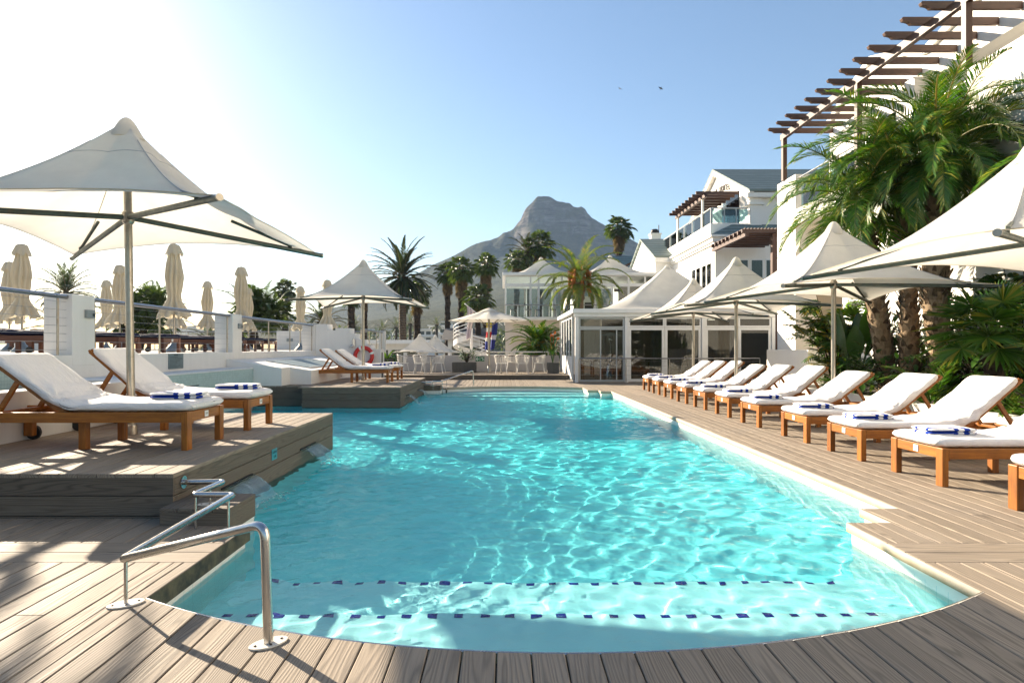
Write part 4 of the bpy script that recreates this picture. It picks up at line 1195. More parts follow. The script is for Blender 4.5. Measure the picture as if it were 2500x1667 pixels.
for i, y_ in enumerate((24.7, 25.8, 26.9, 28.0)):
    f = MB(); f.box(PX0+.01, PX0+.06, y_, y_+.05, .9, 2.5); f.box(PX0+.01, PX0+.06, y_+.95, y_+1.0, .9, 2.5); f.box(PX0+.01, PX0+.06, y_+.05, y_+.95, .9, .95); f.box(PX0+.01, PX0+.06, y_+.05, y_+.95, 2.45, 2.5); f.box(PX0+.012,PX0+.05,y_+.05,y_+.95,.05,.89)
    o = f.build('window', M['alu'], pv, .003); g = MB(); g.box(PX0+.03, PX0+.036, y_+.05, y_+.95, .95, 2.45); g.build('pane', M['glass_tint'], o)
def curtain(x0, x1, y, z0, z1, parent):
    c = MB(); c.grid(lambda u_, v_: (x0+(x1-x0)*u_, y+.05*math.sin(u_*(x1-x0)*32)+.02*math.sin(u_*17), z0+(z1-z0)*v_), 60, 4); return c.build('curtain', M['curtain'], parent)
for (a, b) in ((5.55, 5.95), (6.9, 7.3), (8.0, 8.6)): curtain(a, b, PY+.35, .06, 2.4, pv)
railing('pavilion_railing', 'thin rail with cables in front of the glass pavilion', [(2.75,PY-.35),(9.4,PY-.35)], .90, (.0,.26,.5,.75,1.0), .0, 5, r_=.022)

def cafe_table(name, x, y, z, w, d, h, top, label, cat='table', group=None, leg='cafe_wood'):
    t = thing(name, label, cat, (x,y,z), group=group)
    m = MB(); m.box(-w/2, w/2, -d/2, d/2, h-.035, h); m.build('table_top', M[top], t, .006)
    for sx in (-1,1):
        for sy in (-1,1):
            m = MB(); m.box(sx*(w/2-.07)-.03, sx*(w/2-.07)+.03, sy*(d/2-.07)-.03, sy*(d/2-.07)+.03, 0, h-.036); m.build('leg', M[leg], t)
    return t
tg = 'wooden tables inside the glass pavilion'
for i, (x_, y_, w_) in enumerate([(3.7,25.0,'behind the leftmost pavilion window'),(5.3,25.2,'behind the first glass door'),(6.6,24.9,'behind the second glass door'),(4.4,27.2,'at the back of the pavilion corner'),(8.2,25.6,'behind the third glass door')]):
    cafe_table('cafe_table', x_, y_, .03, 1.3, .8, .74, 'cafe_wood', 'wooden table inside the pavilion ' + w_, 'table', tg)
    for k in range(3):
        s = MB(); s.lathe([(.03,0),(.036,.09),(.03,.1)], 10); b = s.build('glass_jar', M['glass'], None, loc=(x_-.35+k*.33+rnd.uniform(-.05,.05), y_+rnd.uniform(-.2,.2), .771))
        tag(b, 'small clear glass on the pavilion table ' + w_, 'glass', 'glasses on the pavilion tables')
ht = thing('patio_heater', 'tall patio heater with a flat disc top behind the left pavilion glass', 'heater', (4.15, 24.4, .03))
mb = MB(); mb.lathe([(.24,0),(.24,.08),(.20,.55),(.06,.7),(.04,.72),(.04,1.45),(.09,1.47),(.09,1.72),(.03,1.73)], 18); mb.build('body', M['steel'], ht)
mb = MB(); mb.lathe([(.0005,1.86),(.10,1.84),(.40,1.75),(.40,1.735),(.1,1.82),(.0005,1.84)], 20); mb.build('reflector', M['alu_grey'], ht)

# ------------------------------------------------------------------ upper glass restaurant behind
rs = thing('glass_restaurant', 'two storey building with a white framed glass upper floor and tent peaks', 'building')
RY = 36.0; RX0, RX1 = .05, 10.0
mb = MB(); mb.box(3.3, RX1, RY+.35, RY+.6, -1.3, 2.86); mb.box(RX0+.1, 3.3, RY+3.0, RY+3.3, -1.3, 2.86); mb.box(RX0+.0,RX0+3.3,RY+.3,RY+.6,1.85,2.86); mb.build('ground_floor_wall', M['pink_wall'], rs)
mb = MB(); mb.box(RX0+.02, RX0+.32, RY+.3, RY+.6, -1.3, 1.85); mb.box(3.1,3.3,RY+.3,RY+.6,-1.3,1.85); mb.build('column', M['pink_wall'], rs)
mb = MB(); mb.box(RX0-.05, RX1, RY-1.1, RY+8, 2.862, 3.0); mb.build('floor_slab', M['alu'], rs)
mb = MB(); mb.box(RX0-.15, RX1, RY-.15, RY+8, 5.42, 5.60); mb.build('roof_edge', M['alu'], rs, .02)
mb = MB(); tent(mb, 2.25, RY+2.2, 1.9, 2.1, 5.59, 6.78); tent(mb, 6.45, RY+2.2, 2.2, 2.1, 5.59, 6.9); mb.build('tent_roof', M['tent'], rs)
xs_ = [.06, 1.52, 1.98, 2.9, 3.32, 4.3, 5.2, 6.2, 7.15, 8.1, 9.0, 9.9]
for i in range(len(xs_)-1):
    a, b = xs_[i], xs_[i+1]
    f = MB(); frame_rect(f, a, b-.004, 3.001, 4.86, RY, RY+.08, .06); o = f.build('window', M['alu'], rs)
    g = MB(); g.box(a+.06, b-.064, RY+.03, RY+.04, 3.06, 4.80); g.build('pane', M['glass'], o)
    f = MB(); frame_rect(f, a, b-.004, 4.93, 5.419, RY, RY+.08, .05); o = f.build('window', M['alu'], rs)
    g = MB(); g.box(a+.05, b-.054, RY+.03, RY+.04, 4.98, 5.37); g.build('pane', M['glass'], o)
mb = MB(); mb.box(RX0, RX1, RY-.01, RY+.1, 4.861, 4.929)
for y_ in (RY+2.4, RY+5, RY+7.6): mb.box(RX0, RX0+.1, y_, y_+.1, 3.0, 5.42)
for x_ in (.06, 1.5, 3.3): mb.box(x_, x_+.09, RY+7.6, RY+7.7, 3.0, 5.42)
mb.build('beam', M['alu'], rs)
mb = MB(); mb.box(4.6, 6.2, RY+4.5, RY+7.5, 3.0, 4.6); mb.build('bar_block', M['white_clean'], rs)
mb = MB(); mb.box(5.2, 5.9, RY+4.44, RY+4.495, 3.0, 4.2); mb.box(7.2,9.7,RY+3.5,RY+3.56,3.0,5.2); mb.build('dark_panel', M['interior_dark'], rs)  # flat panels with the shade of openings put into their dark colour
railing('balcony_railing', 'dark railing along the upper restaurant balcony', [(RX0,RY-1.05),(8.2,RY-1.05)], 3.68, (0,.17,.34,.5,.66,.83,1.0), 3.0, 0, r_=.03)
cg = 'dark chairs on the restaurant balcony'
def dark_chair(name):
    t = thing(name, '', 'chair', group=cg)
    m = MB(); m.box(-.2,.2,-.2,.2,.43,.46); m.build('seat', M['black'], t)
    m = MB(); m.box(-.2,.2,.18,.21,.46,.82); m.build('backrest', M['black'], t)
    for sx in (-1,1):
        for sy in (-1,1):
            m = MB(); m.bar((sx*.18,sy*.18,.43),(sx*.2,sy*.21,0),.025,.025); m.build('leg', M['steel'], t)
    return t
dc = dark_chair('balcony_chair')
bal = ['left of the first balcony table','right of the first balcony table','left of the middle balcony table','right of the middle balcony table','left of the third balcony table','right of the third balcony table']
for i, x_ in enumerate((.55,1.35,1.95,2.75,3.4,4.2)):
    o = dc if i == 0 else dup(dc)
    o.location = (x_, RY-.55, 3.0); o.rotation_euler = (0,0,PI/2 if i % 2 else -PI/2); o['label'] = 'dark chair ' + bal[i]
for i, x_ in enumerate((.95, 2.35, 3.8)):
    cafe_table('balcony_table', x_, RY-.55, 3.0, .5, .5, .72, 'table_top', ['first','middle','third'][i] + ' dark table from the left on the restaurant balcony', 'table', 'dark tables on the restaurant balcony', 'steel')

# ------------------------------------------------------------------ spiral stair and flags
sp = thing('spiral_stair', 'white spiral staircase with curved rails beyond the terrace wall', 'staircase', (-1.72, 33.0, -1.28))
def helix(r_, z0, z1, a0, a1, n=40): return [(r_*math.cos(a0+(a1-a0)*i/n), r_*math.sin(a0+(a1-a0)*i/n), z0+(z1-z0)*i/n) for i in range(n+1)]
A0, A1 = R(-60), R(270)
mb = MB()
hh = helix(.95, 1.55, 3.0, A0, A1); vs = []; fs = []
for (x_, y_, z_) in hh: vs += [(x_,y_,z_),(x_,y_,z_+.28)]
for i in range(len(hh)-1): fs.append((2*i,2*i+2,2*i+3,2*i+1))
mb.add(vs, fs, 0, True); mb.build('stringer', M['white_clean'], sp)
for k in range(4):
    mb = MB(); mb.tube([(x_,y_,z_+.45+k*.19) for x_,y_,z_ in hh], .02 if k < 3 else .03, 6); mb.build('rail', M['alu'], sp)
tr = MB()
for i in range(18):
    a = A0 + (A1-A0)*i/18; z_ = 1.6 + 1.4*i/18
    tr.add([(.06*math.cos(a),.06*math.sin(a),z_),(.93*math.cos(a-.14),.93*math.sin(a-.14),z_),(.93*math.cos(a+.2),.93*math.sin(a+.2),z_)], [(0,1,2)])
tr.build('tread', M['interior'], sp)
mb = MB(); mb.tube([(0,0,0),(0,0,3.6)], .07, 10); mb.build('pole', M['alu'], sp)
def flag_mat(name, stripes):
    t = NT(name); tc = t.n('TexCoord'); z = t.sep(tc.outputs['Object'])[2]
    q = t.math('FRACT', t.math('MULTIPLY', z, 1.0)); c = t.ramp(t.math('DIVIDE', z, -1.6), stripes, 'CONSTANT')
    return t.done(t.bsdf(c, .9))
FM = [flag_mat('pale_flag', [(0,(.6,.5,.5)),(.4,(.65,.55,.5)),(.75,(.5,.42,.45))]), flag_mat('rainbow_flag', [(0,(.03,.2,.06)),(.22,(.6,.45,.03)),(.36,(.6,.58,.5)),(.5,(.5,.03,.03)),(.68,(.6,.58,.5)),(.8,(.02,.04,.25))]), flag_mat('blue_flag', [(0,(.02,.03,.18)),(.6,(.5,.5,.55)),(.75,(.02,.03,.2))])]
for i, (x_, lab) in enumerate([(-1.95,'pale pinkish flag hanging beside the spiral staircase'),(-1.0,'multi coloured striped flag hanging by the spiral staircase'),(-.72,'dark blue flag hanging right of the striped flag')]):
    t = thing('flag', lab, 'flag', (x_, 31.9, 3.45 if i == 0 else 2.9), group='flags by the spiral staircase')
    mb = MB(); mb.tube([(.62,.3,-.45),(-.02,0,.05)], .022, 8); mb.lathe([(.0005,-.04),(.05,0),(.0005,.05)], 10, (-.03,0,.06)); mb.build('pole', M['alu'], t)
    mb = MB()
    mb.grid(lambda u_, v_: (.05+.34*u_*(1-.4*v_)+.03*math.sin(v_*5), .05*math.sin(u_*14+v_*2)+.02, -1.75*v_*(1-.06*u_)-.28*u_*(1-v_)), 24, 16); mb.build('cloth', FM[i], t)

# ------------------------------------------------------------------ far terrace furniture
tp = thing('terrace_parapet', 'low white wall with a pale rail behind the café chairs', 'wall')
mb = MB(); mb.box(-4.75, 2.6, 29.8, 30.05, -2, .93); mb.build('wall_panel', M['pink_wall'], tp, .008)
mb = MB(); mb.tube([(-4.2,29.9,1.09),(2.5,29.9,1.09)], .035, 10); mb.build('rail', M['white_plastic'], tp)
for x_ in (-4.1,-2.6,-1.1,.5,2.1):
    mb = MB(); mb.tube([(x_,29.9,.93),(x_,29.9,1.09)], .022, 8); mb.build('post', M['white_plastic'], tp)
ex = thing('exit_sign', 'green escape sign with an arrow and a running figure on the terrace wall', 'sign', (-1.15, 29.797, .76))
for k, x0 in enumerate((-.21, .012)):
    mb = MB(); mb.box(x0, x0+.198, -.012, 0, -.11, .11); mb.build('plate', M['green_sign'], ex, .001)
mb = MB(); mb.bar((-.03,-.014,0),(-.17,-.014,0),.004,.032); mb.bar((-.185,-.014,0),(-.10,-.014,.08),.004,.034); mb.bar((-.185,-.014,0),(-.10,-.014,-.08),.004,.034); mb.build('arrow', M['sign_white'], ex)
mb = MB(); mb.bar((.07,-.014,.06),(.13,-.014,.05),.004,.03); mb.bar((.125,-.014,.06),(.15,-.014,-.02),.004,.034); mb.bar((.15,-.014,-.02),(.20,-.014,-.055),.004,.024); mb.bar((.14,-.014,-.02),(.10,-.014,-.07),.004,.024); mb.bar((.07,-.014,.055),(.045,-.014,.01),.004,.02)
mb.lathe([(.0005,-.018),(.018,0),(.0005,.018)], 12, (.155,-.014,.085)); mb.build('running_figure', M['sign_white'], ex)

def cafe_chair():
    t = thing('cafe_chair', '', 'chair')
    def arcp(r_, a, z, k=1.0): return (r_*math.sin(a), -r_*math.cos(a)*k, z)
    s = MB(); s.prism([(.24*math.cos(q), .23*math.sin(q)) for q in [2*PI*i/24 for i in range(24)]], .42, .45); s.build('seat', M['white_plastic'], t, .008)
    b = MB(); hs = [R(-128)+R(256)*i/36 for i in range(37)]
    top = [(.30*math.sin(a), -.27*math.cos(a), .66+.15*max(0, math.cos(a*.7))) for a in hs]
    b.tube(top, .016, 8)
    b.build('back_rail', M['white_plastic'], t)
    r_ = MB()
    for i in range(2, 35, 2):
        a = hs[i]; r_.bar((.235*math.sin(a), -.225*math.cos(a), .44), top[i], .012, .022, up=(math.sin(a),-math.cos(a),0))
    r_.build('back_slat', M['white_plastic'], t)
    for sx in (-1,1):
        for sy in (-1,1):
            l = MB(); l.tube([(sx*.17,sy*.16,.43),(sx*.25,sy*.25,0)], [.019,.013], 8); l.build('leg', M['white_plastic'], t)
    return t
wg = 'white slatted café chairs on the far terrace'
cc = cafe_chair(); cc['group'] = wg
for i, (x_, y_, a, lab) in enumerate([(-4.42,27.5,-80,'white café chair seen from the side, left of the left café table'),(-3.62,26.95,0,'white café chair with its back to the camera at the left café table'),(-2.88,27.6,80,'white café chair facing left, right of the left café table'),(-3.5,28.5,180,'white café chair behind the left café table'),
                                       (-.12,26.9,0,'white café chair just right of the market umbrella pole'),(.78,26.95,4,'white café chair second right of the market umbrella pole'),(1.55,27.7,85,'white café chair at the right end of the right café table'),(.35,28.7,180,'white café chair behind the right café table')]):
    o = cc if i == 0 else dup(cc)
    o.location = (x_,y_,.184); o.rotation_euler = (0,0,R(a)); o['label'] = lab
def bistro(x, y, label, w=1.5):
    t = thing('bistro_table', label, 'table', (x,y,.184), group='café tables on the far terrace')
    m = MB(); m.box(-w/2,w/2,-.38,.38,.735,.765); m.build('table_top', M['table_top'], t, .006)
    for sx in (-1,1):
        m = MB(); m.tube([(sx*(w/2-.25),-.04,.02),(sx*(w/2-.25),-.04,.735)], .025, 10); m.bar((sx*(w/2-.25),-.3,.012),(sx*(w/2-.25),.3,.012),.05,.02); m.build('leg', M['steel'], t)
bistro(-3.6, 27.75, 'dark topped café table on the left of the far terrace', 1.2); bistro(.55, 27.75, 'dark topped café table on the right of the far terrace', 1.9)
mu = thing('market_umbrella', 'open octagonal ivory umbrella on the far terrace by the café chairs', 'umbrella', (-.67, 27.6, .184))
mb = MB(); mb.tube([(0,0,0),(0,0,2.75)], .045, 14); mb.lathe([(.075,0),(.075,.3),(.05,.32)], 14); mb.build('pole', M['galv'], mu)
mb = MB(); n8 = 8
def mfn(uu, vv):
    th = uu*2*PI + PI/8; a8 = (th % (PI/4)) - PI/8 if False else ((uu*8) % 1 - .5)*PI/4
    q = .02+.98*vv; rr = 1.80*math.cos(PI/8)/math.cos(a8) if vv > 0 else 1.80
    k = 1-abs(a8)/(PI/8)
    rr = 1.80*(1 - (1-math.cos(PI/8))*k*1.25)
    z = 2.29 + .53*(1-q)**1.08 - .035*math.sin(PI*q)*k
    return (rr*q*math.cos(uu*2*PI), rr*q*math.sin(uu*2*PI), z)
mb.grid(mfn, 64, 12); can = mb.build('canopy', M['canvas_market'], mu)
mb = MB()
mb.grid(lambda uu, vv: (lambda q: (.42*q*math.cos(uu*2*PI), .42*q*math.sin(uu*2*PI), 2.86-.16*q**1.2))(.02+.98*vv), 32, 5); mb.build('vent_cap', M['canvas_market'], can)
for k in range(8):
    a = k*PI/4; mb = MB(); e = Vector((1.76*math.cos(a),1.76*math.sin(a),2.27)); h = Vector((0,0,2.78))
    mb.bar(h.lerp(e,.05), e, .02, .03); mb.build('rib', M['galv'], mu)
    mb = MB(); mb.bar((.05*math.cos(a),.05*math.sin(a),2.05), h.lerp(e,.5)-Vector((0,0,.02)), .016, .022); mb.build('strut', M['galv'], mu)

# ------------------------------------------------------------------ hotel house with slate roofs (middle distance)
hs_ = thing('gabled_hotel', 'white hotel building with green slate roofs and a gable behind the pavilion', 'building')
gx = 12.0; ya, yn, yfz = 35.4, 30.4, 40.4; za, ze = 11.2, 8.95
mb = MB(); mb.prism([(yn,6.0),(yfz,6.0),(yfz,ze),(ya,za),(yn,ze)], gx, gx+6, plane='yz'); mb.build('gable_wall', M['white_clean'], hs_)
mb = MB()
for (y0, y1) in ((yn-.35, ya), (yfz+.35, ya)):
    za0 = ze-.157
    mb.add([(gx-.25,y0,za0+.10),(gx+6,y0,za0+.10),(gx+6,y1,za+.16),(gx-.25,y1,za+.16),(gx-.25,y0,za0),(gx+6,y0,za0),(gx+6,y1,za+.06),(gx-.25,y1,za+.06)], [(0,1,2,3),(7,6,5,4),(0,4,5,1),(3,7,4,0)])
mb.build('main_roof', M['slate'], hs_)
mb = MB()
for (y0, y1) in ((yn-.3, ya), (yfz+.3, ya)):
    mb.bar((gx-.12,y0,ze-.24),(gx-.12,y1,za-.08),.22,.22)
mb.box(gx-.3,gx+6,yn-.30,yn-.004,ze-.42,ze-.20); mb.build('cornice', M['white_clean'], hs_)
mb = MB(); mb.box(gx-.1,gx+.45,yn-.1,yn+.6,6.2,ze-.43); mb.box(gx-.2,gx+.55,yn-.2,yn+.7,8.2,8.32); mb.build('pilaster', M['white_clean'], hs_)
tb = 'THE BAY HOTEL'; L_ = []
for i, ch in enumerate(tb):
    if ch == ' ': continue
    q = i-6
    text(ch, .46, (gx-.03, ya - .34*q, 10.05 - .006*q*q), (PI/2 + 0, 0, -PI/2), M['letters'], hs_, .02, name='letter')
# balcony block with glass balustrade and small pergola
bx0 = 10.0
mb = MB(); mb.box(bx0, gx-.004, yn, 39.5, 6.72, 7.32); mb.build('balcony', M['white_clean'], hs_, .01)
for (p0, p1, nm) in (((bx0+.04,yn+.04),(bx0+.04,39.4),6),((bx0+.10,yn+.04),(gx-.15,yn+.04),3)):
    a, b = Vector((*p0,0)), Vector((*p1,0)); d = b-a
    for k in range(nm):
        u0, u1 = a+d*((k+.04)/nm), a+d*((k+.96)/nm); up = Vector((0,0,1)); n_ = d.cross(up).normalized()*.01
        g = MB(); g.add([u0+up*7.36+n_,u1+up*7.36+n_,u1+up*8.0+n_,u0+up*8.0+n_,u0+up*7.36-n_,u1+up*7.36-n_,u1+up*8.0-n_,u0+up*8.0-n_], [(0,1,2,3),(7,6,5,4),(3,2,6,7),(0,4,5,1)]); g.build('glass_panel', M['glass_green'], hs_)
        p = MB(); q_ = a+d*(k/nm); p.tube([q_+up*7.3, q_+up*8.06], .03, 6); p.build('balustrade_post', M['alu_grey'], hs_)
    p = MB(); p.tube([a+Vector((0,0,8.06)), b+Vector((0,0,8.06))], .035, 8); p.build('balustrade_rail', M['alu_grey'], hs_)
mb = MB(); mb.box(gx-.05,gx-.006,32.0,34.4,7.32,9.3); mb.build('balcony_door', M['glass_tint'], hs_)
pg2 = thing('pergola', 'small dark red pergola over the hotel balcony', 'pergola')
mb = MB(); mb.box(9.95,10.09,31.1,36.5,8.76,8.92); mb.build('beam', M['pergola'], pg2)
for y_ in (31.6, 36.1):
    mb = MB(); mb.box(9.97,10.07,y_,y_+.10,7.33,8.759); mb.build('post', M['white_clean'], pg2)
for k in range(9):
    y_ = 31.2 + k*.63; mb = MB(); mb.box(9.55,11.7,y_,y_+.09,8.925,9.07); mb.build('rafter', M['pergola_x'], pg2)
mb = MB()
for k in range(13): mb.box(9.95+k*.14, 10.0+k*.14, 31.8, 36.4, 9.075, 9.11)
mb.build('batten', M['pergola'], pg2)
# lower block: long wall with window, cornice, lean-to slate roof
mb = MB(); mb.box(10.0, 14.0, 29.7, 39.0, 2.5, 6.2); mb.build('lower_wall', M['white_wall'], hs_)
mb = MB(); mb.box(9.82, 14, 29.55, 39.0, 6.3, 6.5); mb.box(9.72, 14, 29.45, 39.0, 6.505, 6.62); mb.box(9.9,14,29.62,39.0,6.201,6.298); mb.build('cornice', M['white_clean'], hs_, .01)
mb = MB(); mb.add([(9.75,29.45,6.63),(14,29.45,6.63),(14,30.35,7.25),(11.0,30.35,7.25)], [(0,1,2,3)]); mb.add([(9.75,29.45,6.63),(11.0,30.35,7.25),(10.0,30.38,6.64)], [(0,1,2)]); mb.build('lean_to_roof', M['slate'], hs_)
w_ = MB(); 
for (y0, y1) in ((30.2,30.95),(30.97,31.7),(31.9,32.65),(32.67,33.4)):
    w_ = MB(); w_.box(9.985,9.999,y0,y1,4.0,5.45); fo = w_.build('window', M['alu'], hs_)
    g = MB(); g.box(9.978,9.984,y0+.07,y1-.07,4.08,5.37); g.build('pane', M['glass_tint'], fo)
for (x0, x1) in ((10.9,11.6),(11.65,12.3),(12.35,13.2)):
    w_ = MB(); w_.box(x0,x1,29.684,29.699,4.2,5.5); fo = w_.build('window', M['alu'], hs_); g = MB(); g.box(x0+.07,x1-.07,29.677,29.683,4.27,5.43); g.build('pane', M['glass_tint'], fo)
pg3 = thing('pergola', 'dark brown slatted pergola awning on the shaded hotel wall', 'pergola')
for k in range(9):
    y_ = 25.55+k*.47; mb = MB(); mb.box(9.7,12.2,y_,y_+.1,5.98,6.13); mb.build('rafter', M['pergola_x'], pg3)
mb = MB()
for k in range(17): mb.box(9.8+k*.14, 9.85+k*.14, 25.5, 29.44, 6.135, 6.17)
mb.build('batten', M['pergola'], pg3)
mb = MB(); mb.box(9.8,9.95,25.5,29.6,5.82,5.975); mb.build('beam', M['pergola'], pg3)
mb = MB(); mb.box(11.0,11.2,25.7,25.9,-.3,5.97); mb.build('post', M['pergola'], pg3)
# second gable on the left
mb = MB(); mb.prism([(37.3,2.5),(44.5,2.5),(44.5,6.75),(40.9,8.26),(37.3,6.75)], 9.0, 11.9, plane='yz'); mb.build('gable_wall', M['white_clean'], hs_)
mb = MB()
for (y0, y1) in ((37.0, 40.9), (44.8, 40.9)):
    mb.add([(8.85,y0,6.72),(12.5,y0,6.72),(12.5,y1,8.38),(8.85,y1,8.38),(8.85,y0,6.62),(12.5,y0,6.62),(12.5,y1,8.28),(8.85,y1,8.28)], [(0,1,2,3),(7,6,5,4),(0,4,5,1),(3,7,4,0)])
mb.build('side_roof', M['slate'], hs_)
mb = MB(); mb.box(8.9,10.0,37.0,37.295,6.35,6.60); mb.build('cornice', M['white_clean'], hs_)
ch_ = MB(); ch_.box(9.9,10.55,42.2,42.8,8.0,8.9); ch_.box(9.85,10.6,42.15,42.85,8.905,9.0); co_ = ch_.build('chimney', M['white_clean'], hs_)
p = MB(); p.lathe([(.22,0),(.28,.12),(.2,.3),(.0005,.32)], 14, (10.2,42.5,9.0)); p.tube([(10.48,42.5,9.0),(10.48,42.5,9.6)], .03, 6); p.build('chimney_pot', M['black'], co_)
lb_ = thing('low_building', 'dark roofed low building between the restaurant and the gabled hotel', 'building')
mb = MB(); mb.box(8.9,12,47,53,-2,6.6); mb.build('wall', M['grey_wall'], lb_)
mb = MB(); mb.prism([(46.6,6.55),(53.4,6.55),(50,8.6)], 8.4, 12.5, plane='yz'); mb.build('roof', M['slate'], lb_)
mb = MB(); mb.box(7.9,8.6,45.0,45.12,5.3,7.0); mb.bar((7.2,45.0,6.4),(9.2,45.0,7.4),.2,.15); mb.build('brown_bracket', M['pergola'], lb_)

# ------------------------------------------------------------------ right hotel wing
rw = thing('hotel_wing', 'tall white hotel wing along the right side behind the palms', 'building')
WXR = 9.5
mb = MB()
mb.box(WXR, WXR+.5, -3, 17.6, -.3, 5.3)                   # garden wall of the ground floor
mb.box(WXR, WXR+.7, 20.45, 21.8, -.3, 6.95)               # end pier
mb.box(WXR, WXR+.35, -3, 12.85, 5.3, 6.95)
mb.box(WXR+.012, 12.4, -3, 20.45, 5.301, 5.80)                 # balcony slab
mb.box(WXR+.7, 13.0, 21.5, 21.8, -.3, 6.9)
mb.build('wall', M['white_clean'], rw)
mb = MB(); mb.box(11.6, 11.9, 17.6, 21.5, -.3, 5.3); mb.box(WXR+.7,11.6,21.3,21.499,-.3,5.29); mb.box(WXR+.5,11.6,17.5,17.6,-.3,5.3); mb.build('recess_wall', M['beige_wall'], rw)
top = [(21.4,9.05),(20.9,9.3),(19.0,10.1),(17.3,9.55),(16.5,9.2),(14.9,9.56),(12,10.25),(-3,13.2)]
mb = MB(); mb.prism([(-3,8.28),(15.8,8.28),(15.8,5.81),(21.4,5.81)] + top, 11.12, 11.45, plane='yz'); mb.build('upper_wall', M['white_clean'], rw)
mb = MB(); mb.box(11.451, 12.7, -3, 15.8, 8.285, 8.5); mb.box(12.5,12.8,-3,15.8,5.81,8.28); mb.box(11.451,12.5,15.55,15.8,5.81,8.28); mb.build('upper_recess', M['white_wall'], rw)
mb = MB()
yk = [(a, z) for a, z in top]
for (a, za_), (b, zb_) in zip(yk, yk[1:]):
    mb.bar((11.10,a,za_-.10),(11.10,b,zb_-.10),.16,.20)
mb.build('roof_coping', M['white_clean'], rw)
for (y0, y1, z0, z1, x_) in ((12.0,12.35,5.2,6.45,WXR),(20.9,21.25,3.5,6.2,WXR)):
    m = MB(); m.box(x_-.006, x_-.001, y0, y1, z0, z1); f_ = m.build('slot_window', M['beige_wall'], rw); g = MB(); g.box(x_-.012,x_-.007,y0+.03,y1-.2,z0+.05,z1-.05); g.build('pane', M['white_wall'], f_)
m = MB(); m.box(11.10,11.118,17.8,18.6,5.9,8.0); m.box(11.10,11.118,19.6,20.4,5.9,8.0); m.build('balcony_door', M['glass_tint'], rw)
for y_ in (19.0, 16.2):
    m = MB(); m.box(10.6,11.1,y_,y_+.4,5.81,8.3); m.build('upper_pier', M['white_clean'], rw)
for k in range(4):
    y0 = 12.95+k*1.85; g = MB(); g.box(WXR+.10,WXR+.115,y0,y0+1.75,5.85,6.72); g.build('glass_panel', M['glass_green'], rw)
    p = MB(); p.tube([(WXR+.1,y0-.04,5.8),(WXR+.1,y0-.04,6.8)], .025, 8); p.build('balustrade_post', M['steel'], rw)
p = MB(); p.tube([(WXR+.1,12.9,6.82),(WXR+.1,20.4,6.82)], .03, 10); p.build('balustrade_rail', M['steel'], rw)
m = MB(); m.box(WXR-.02,WXR+.36,-3,12.85,6.95,7.0); m.build('parapet_coping', M['white_clean'], rw, .008)
ws = thing('cloakroom_sign', 'dark sign of a half disc over two curled strokes on the beige recess wall', 'sign', (10.75, 21.29, 2.08))
m = MB(); m.prism([(.16*math.cos(q), .13*math.sin(q)) for q in [PI*i/16 for i in range(17)]], -.012, 0, plane='xz'); m.build('half_disc', M['dark_concrete'], ws)
for s in (-1,1):
    m = MB(); m.tube([(s*.16+.09*math.cos(q), -.01, -.10+.10*math.sin(q)) for q in [PI*(.9+1.1*i/12) for i in range(13)]], .012, 6); m.build('stroke', M['dark_concrete'], ws)
railing('recess_railing', 'short steel railing in front of the beige recess wall', [(9.55,17.9),(10.9,17.9)], 1.15, (.05,.5,.95), 0, 0)
wb = thing('low_screen_wall', 'white chest high block wall behind the far right loungers', 'wall', (0,0,0))
m = MB(); m.box(8.0,8.42,16.5,19.1,0,1.235); m.build('block', M['white_clean'], wb, .006)

pg = thing('pergola', 'large brown timber pergola with shaped rafters on top of the hotel wing', 'pergola')
m = MB(); m.box(9.44,9.56,-1,21.45,8.36,8.56); m.build('beam', M['pergola'], pg, .006)
for y_ in (12.8, 16.75, 21.2, 8.6):
    m = MB(); m.box(9.43,9.57,y_,y_+.14,7.001 if y_ < 12.86 else (6.951 if y_ > 20 else 5.81),8.359); m.build('post', M['pergola'], pg, .006)
for k in range(16):
    y_ = 21.2 - k*.645
    pr = [(8.92,8.68),(8.95,8.62),(9.00,8.615),(9.06,8.60),(9.10,8.575),(9.12,8.55),(9.15,8.548),(11.10,8.548),(11.10,8.71),(8.95,8.71)]
    m = MB(); m.prism(pr, y_-.045, y_+.045, plane='xz'); m.build('rafter', M['pergola_x'], pg, .004)

# planter along the right wall
pl_ = thing('garden_planter', 'low pale kerb wall holding the palm bed behind the right loungers', 'planter')
m = MB(); m.box(6.95,7.15,3.0,16.2,0,.36); m.box(7.15,9.49,16.0,16.2,0,.36); m.build('kerb', M['white_wall'], pl_, .01)
m = MB(); m.grid(lambda u_, v_: (7.15+2.34*u_, 3.0+13*v_, .30+.05*mnoise.noise(Vector((u_*6,v_*30,0)))), 14, 60); m.build('soil', M['soil'], pl_)

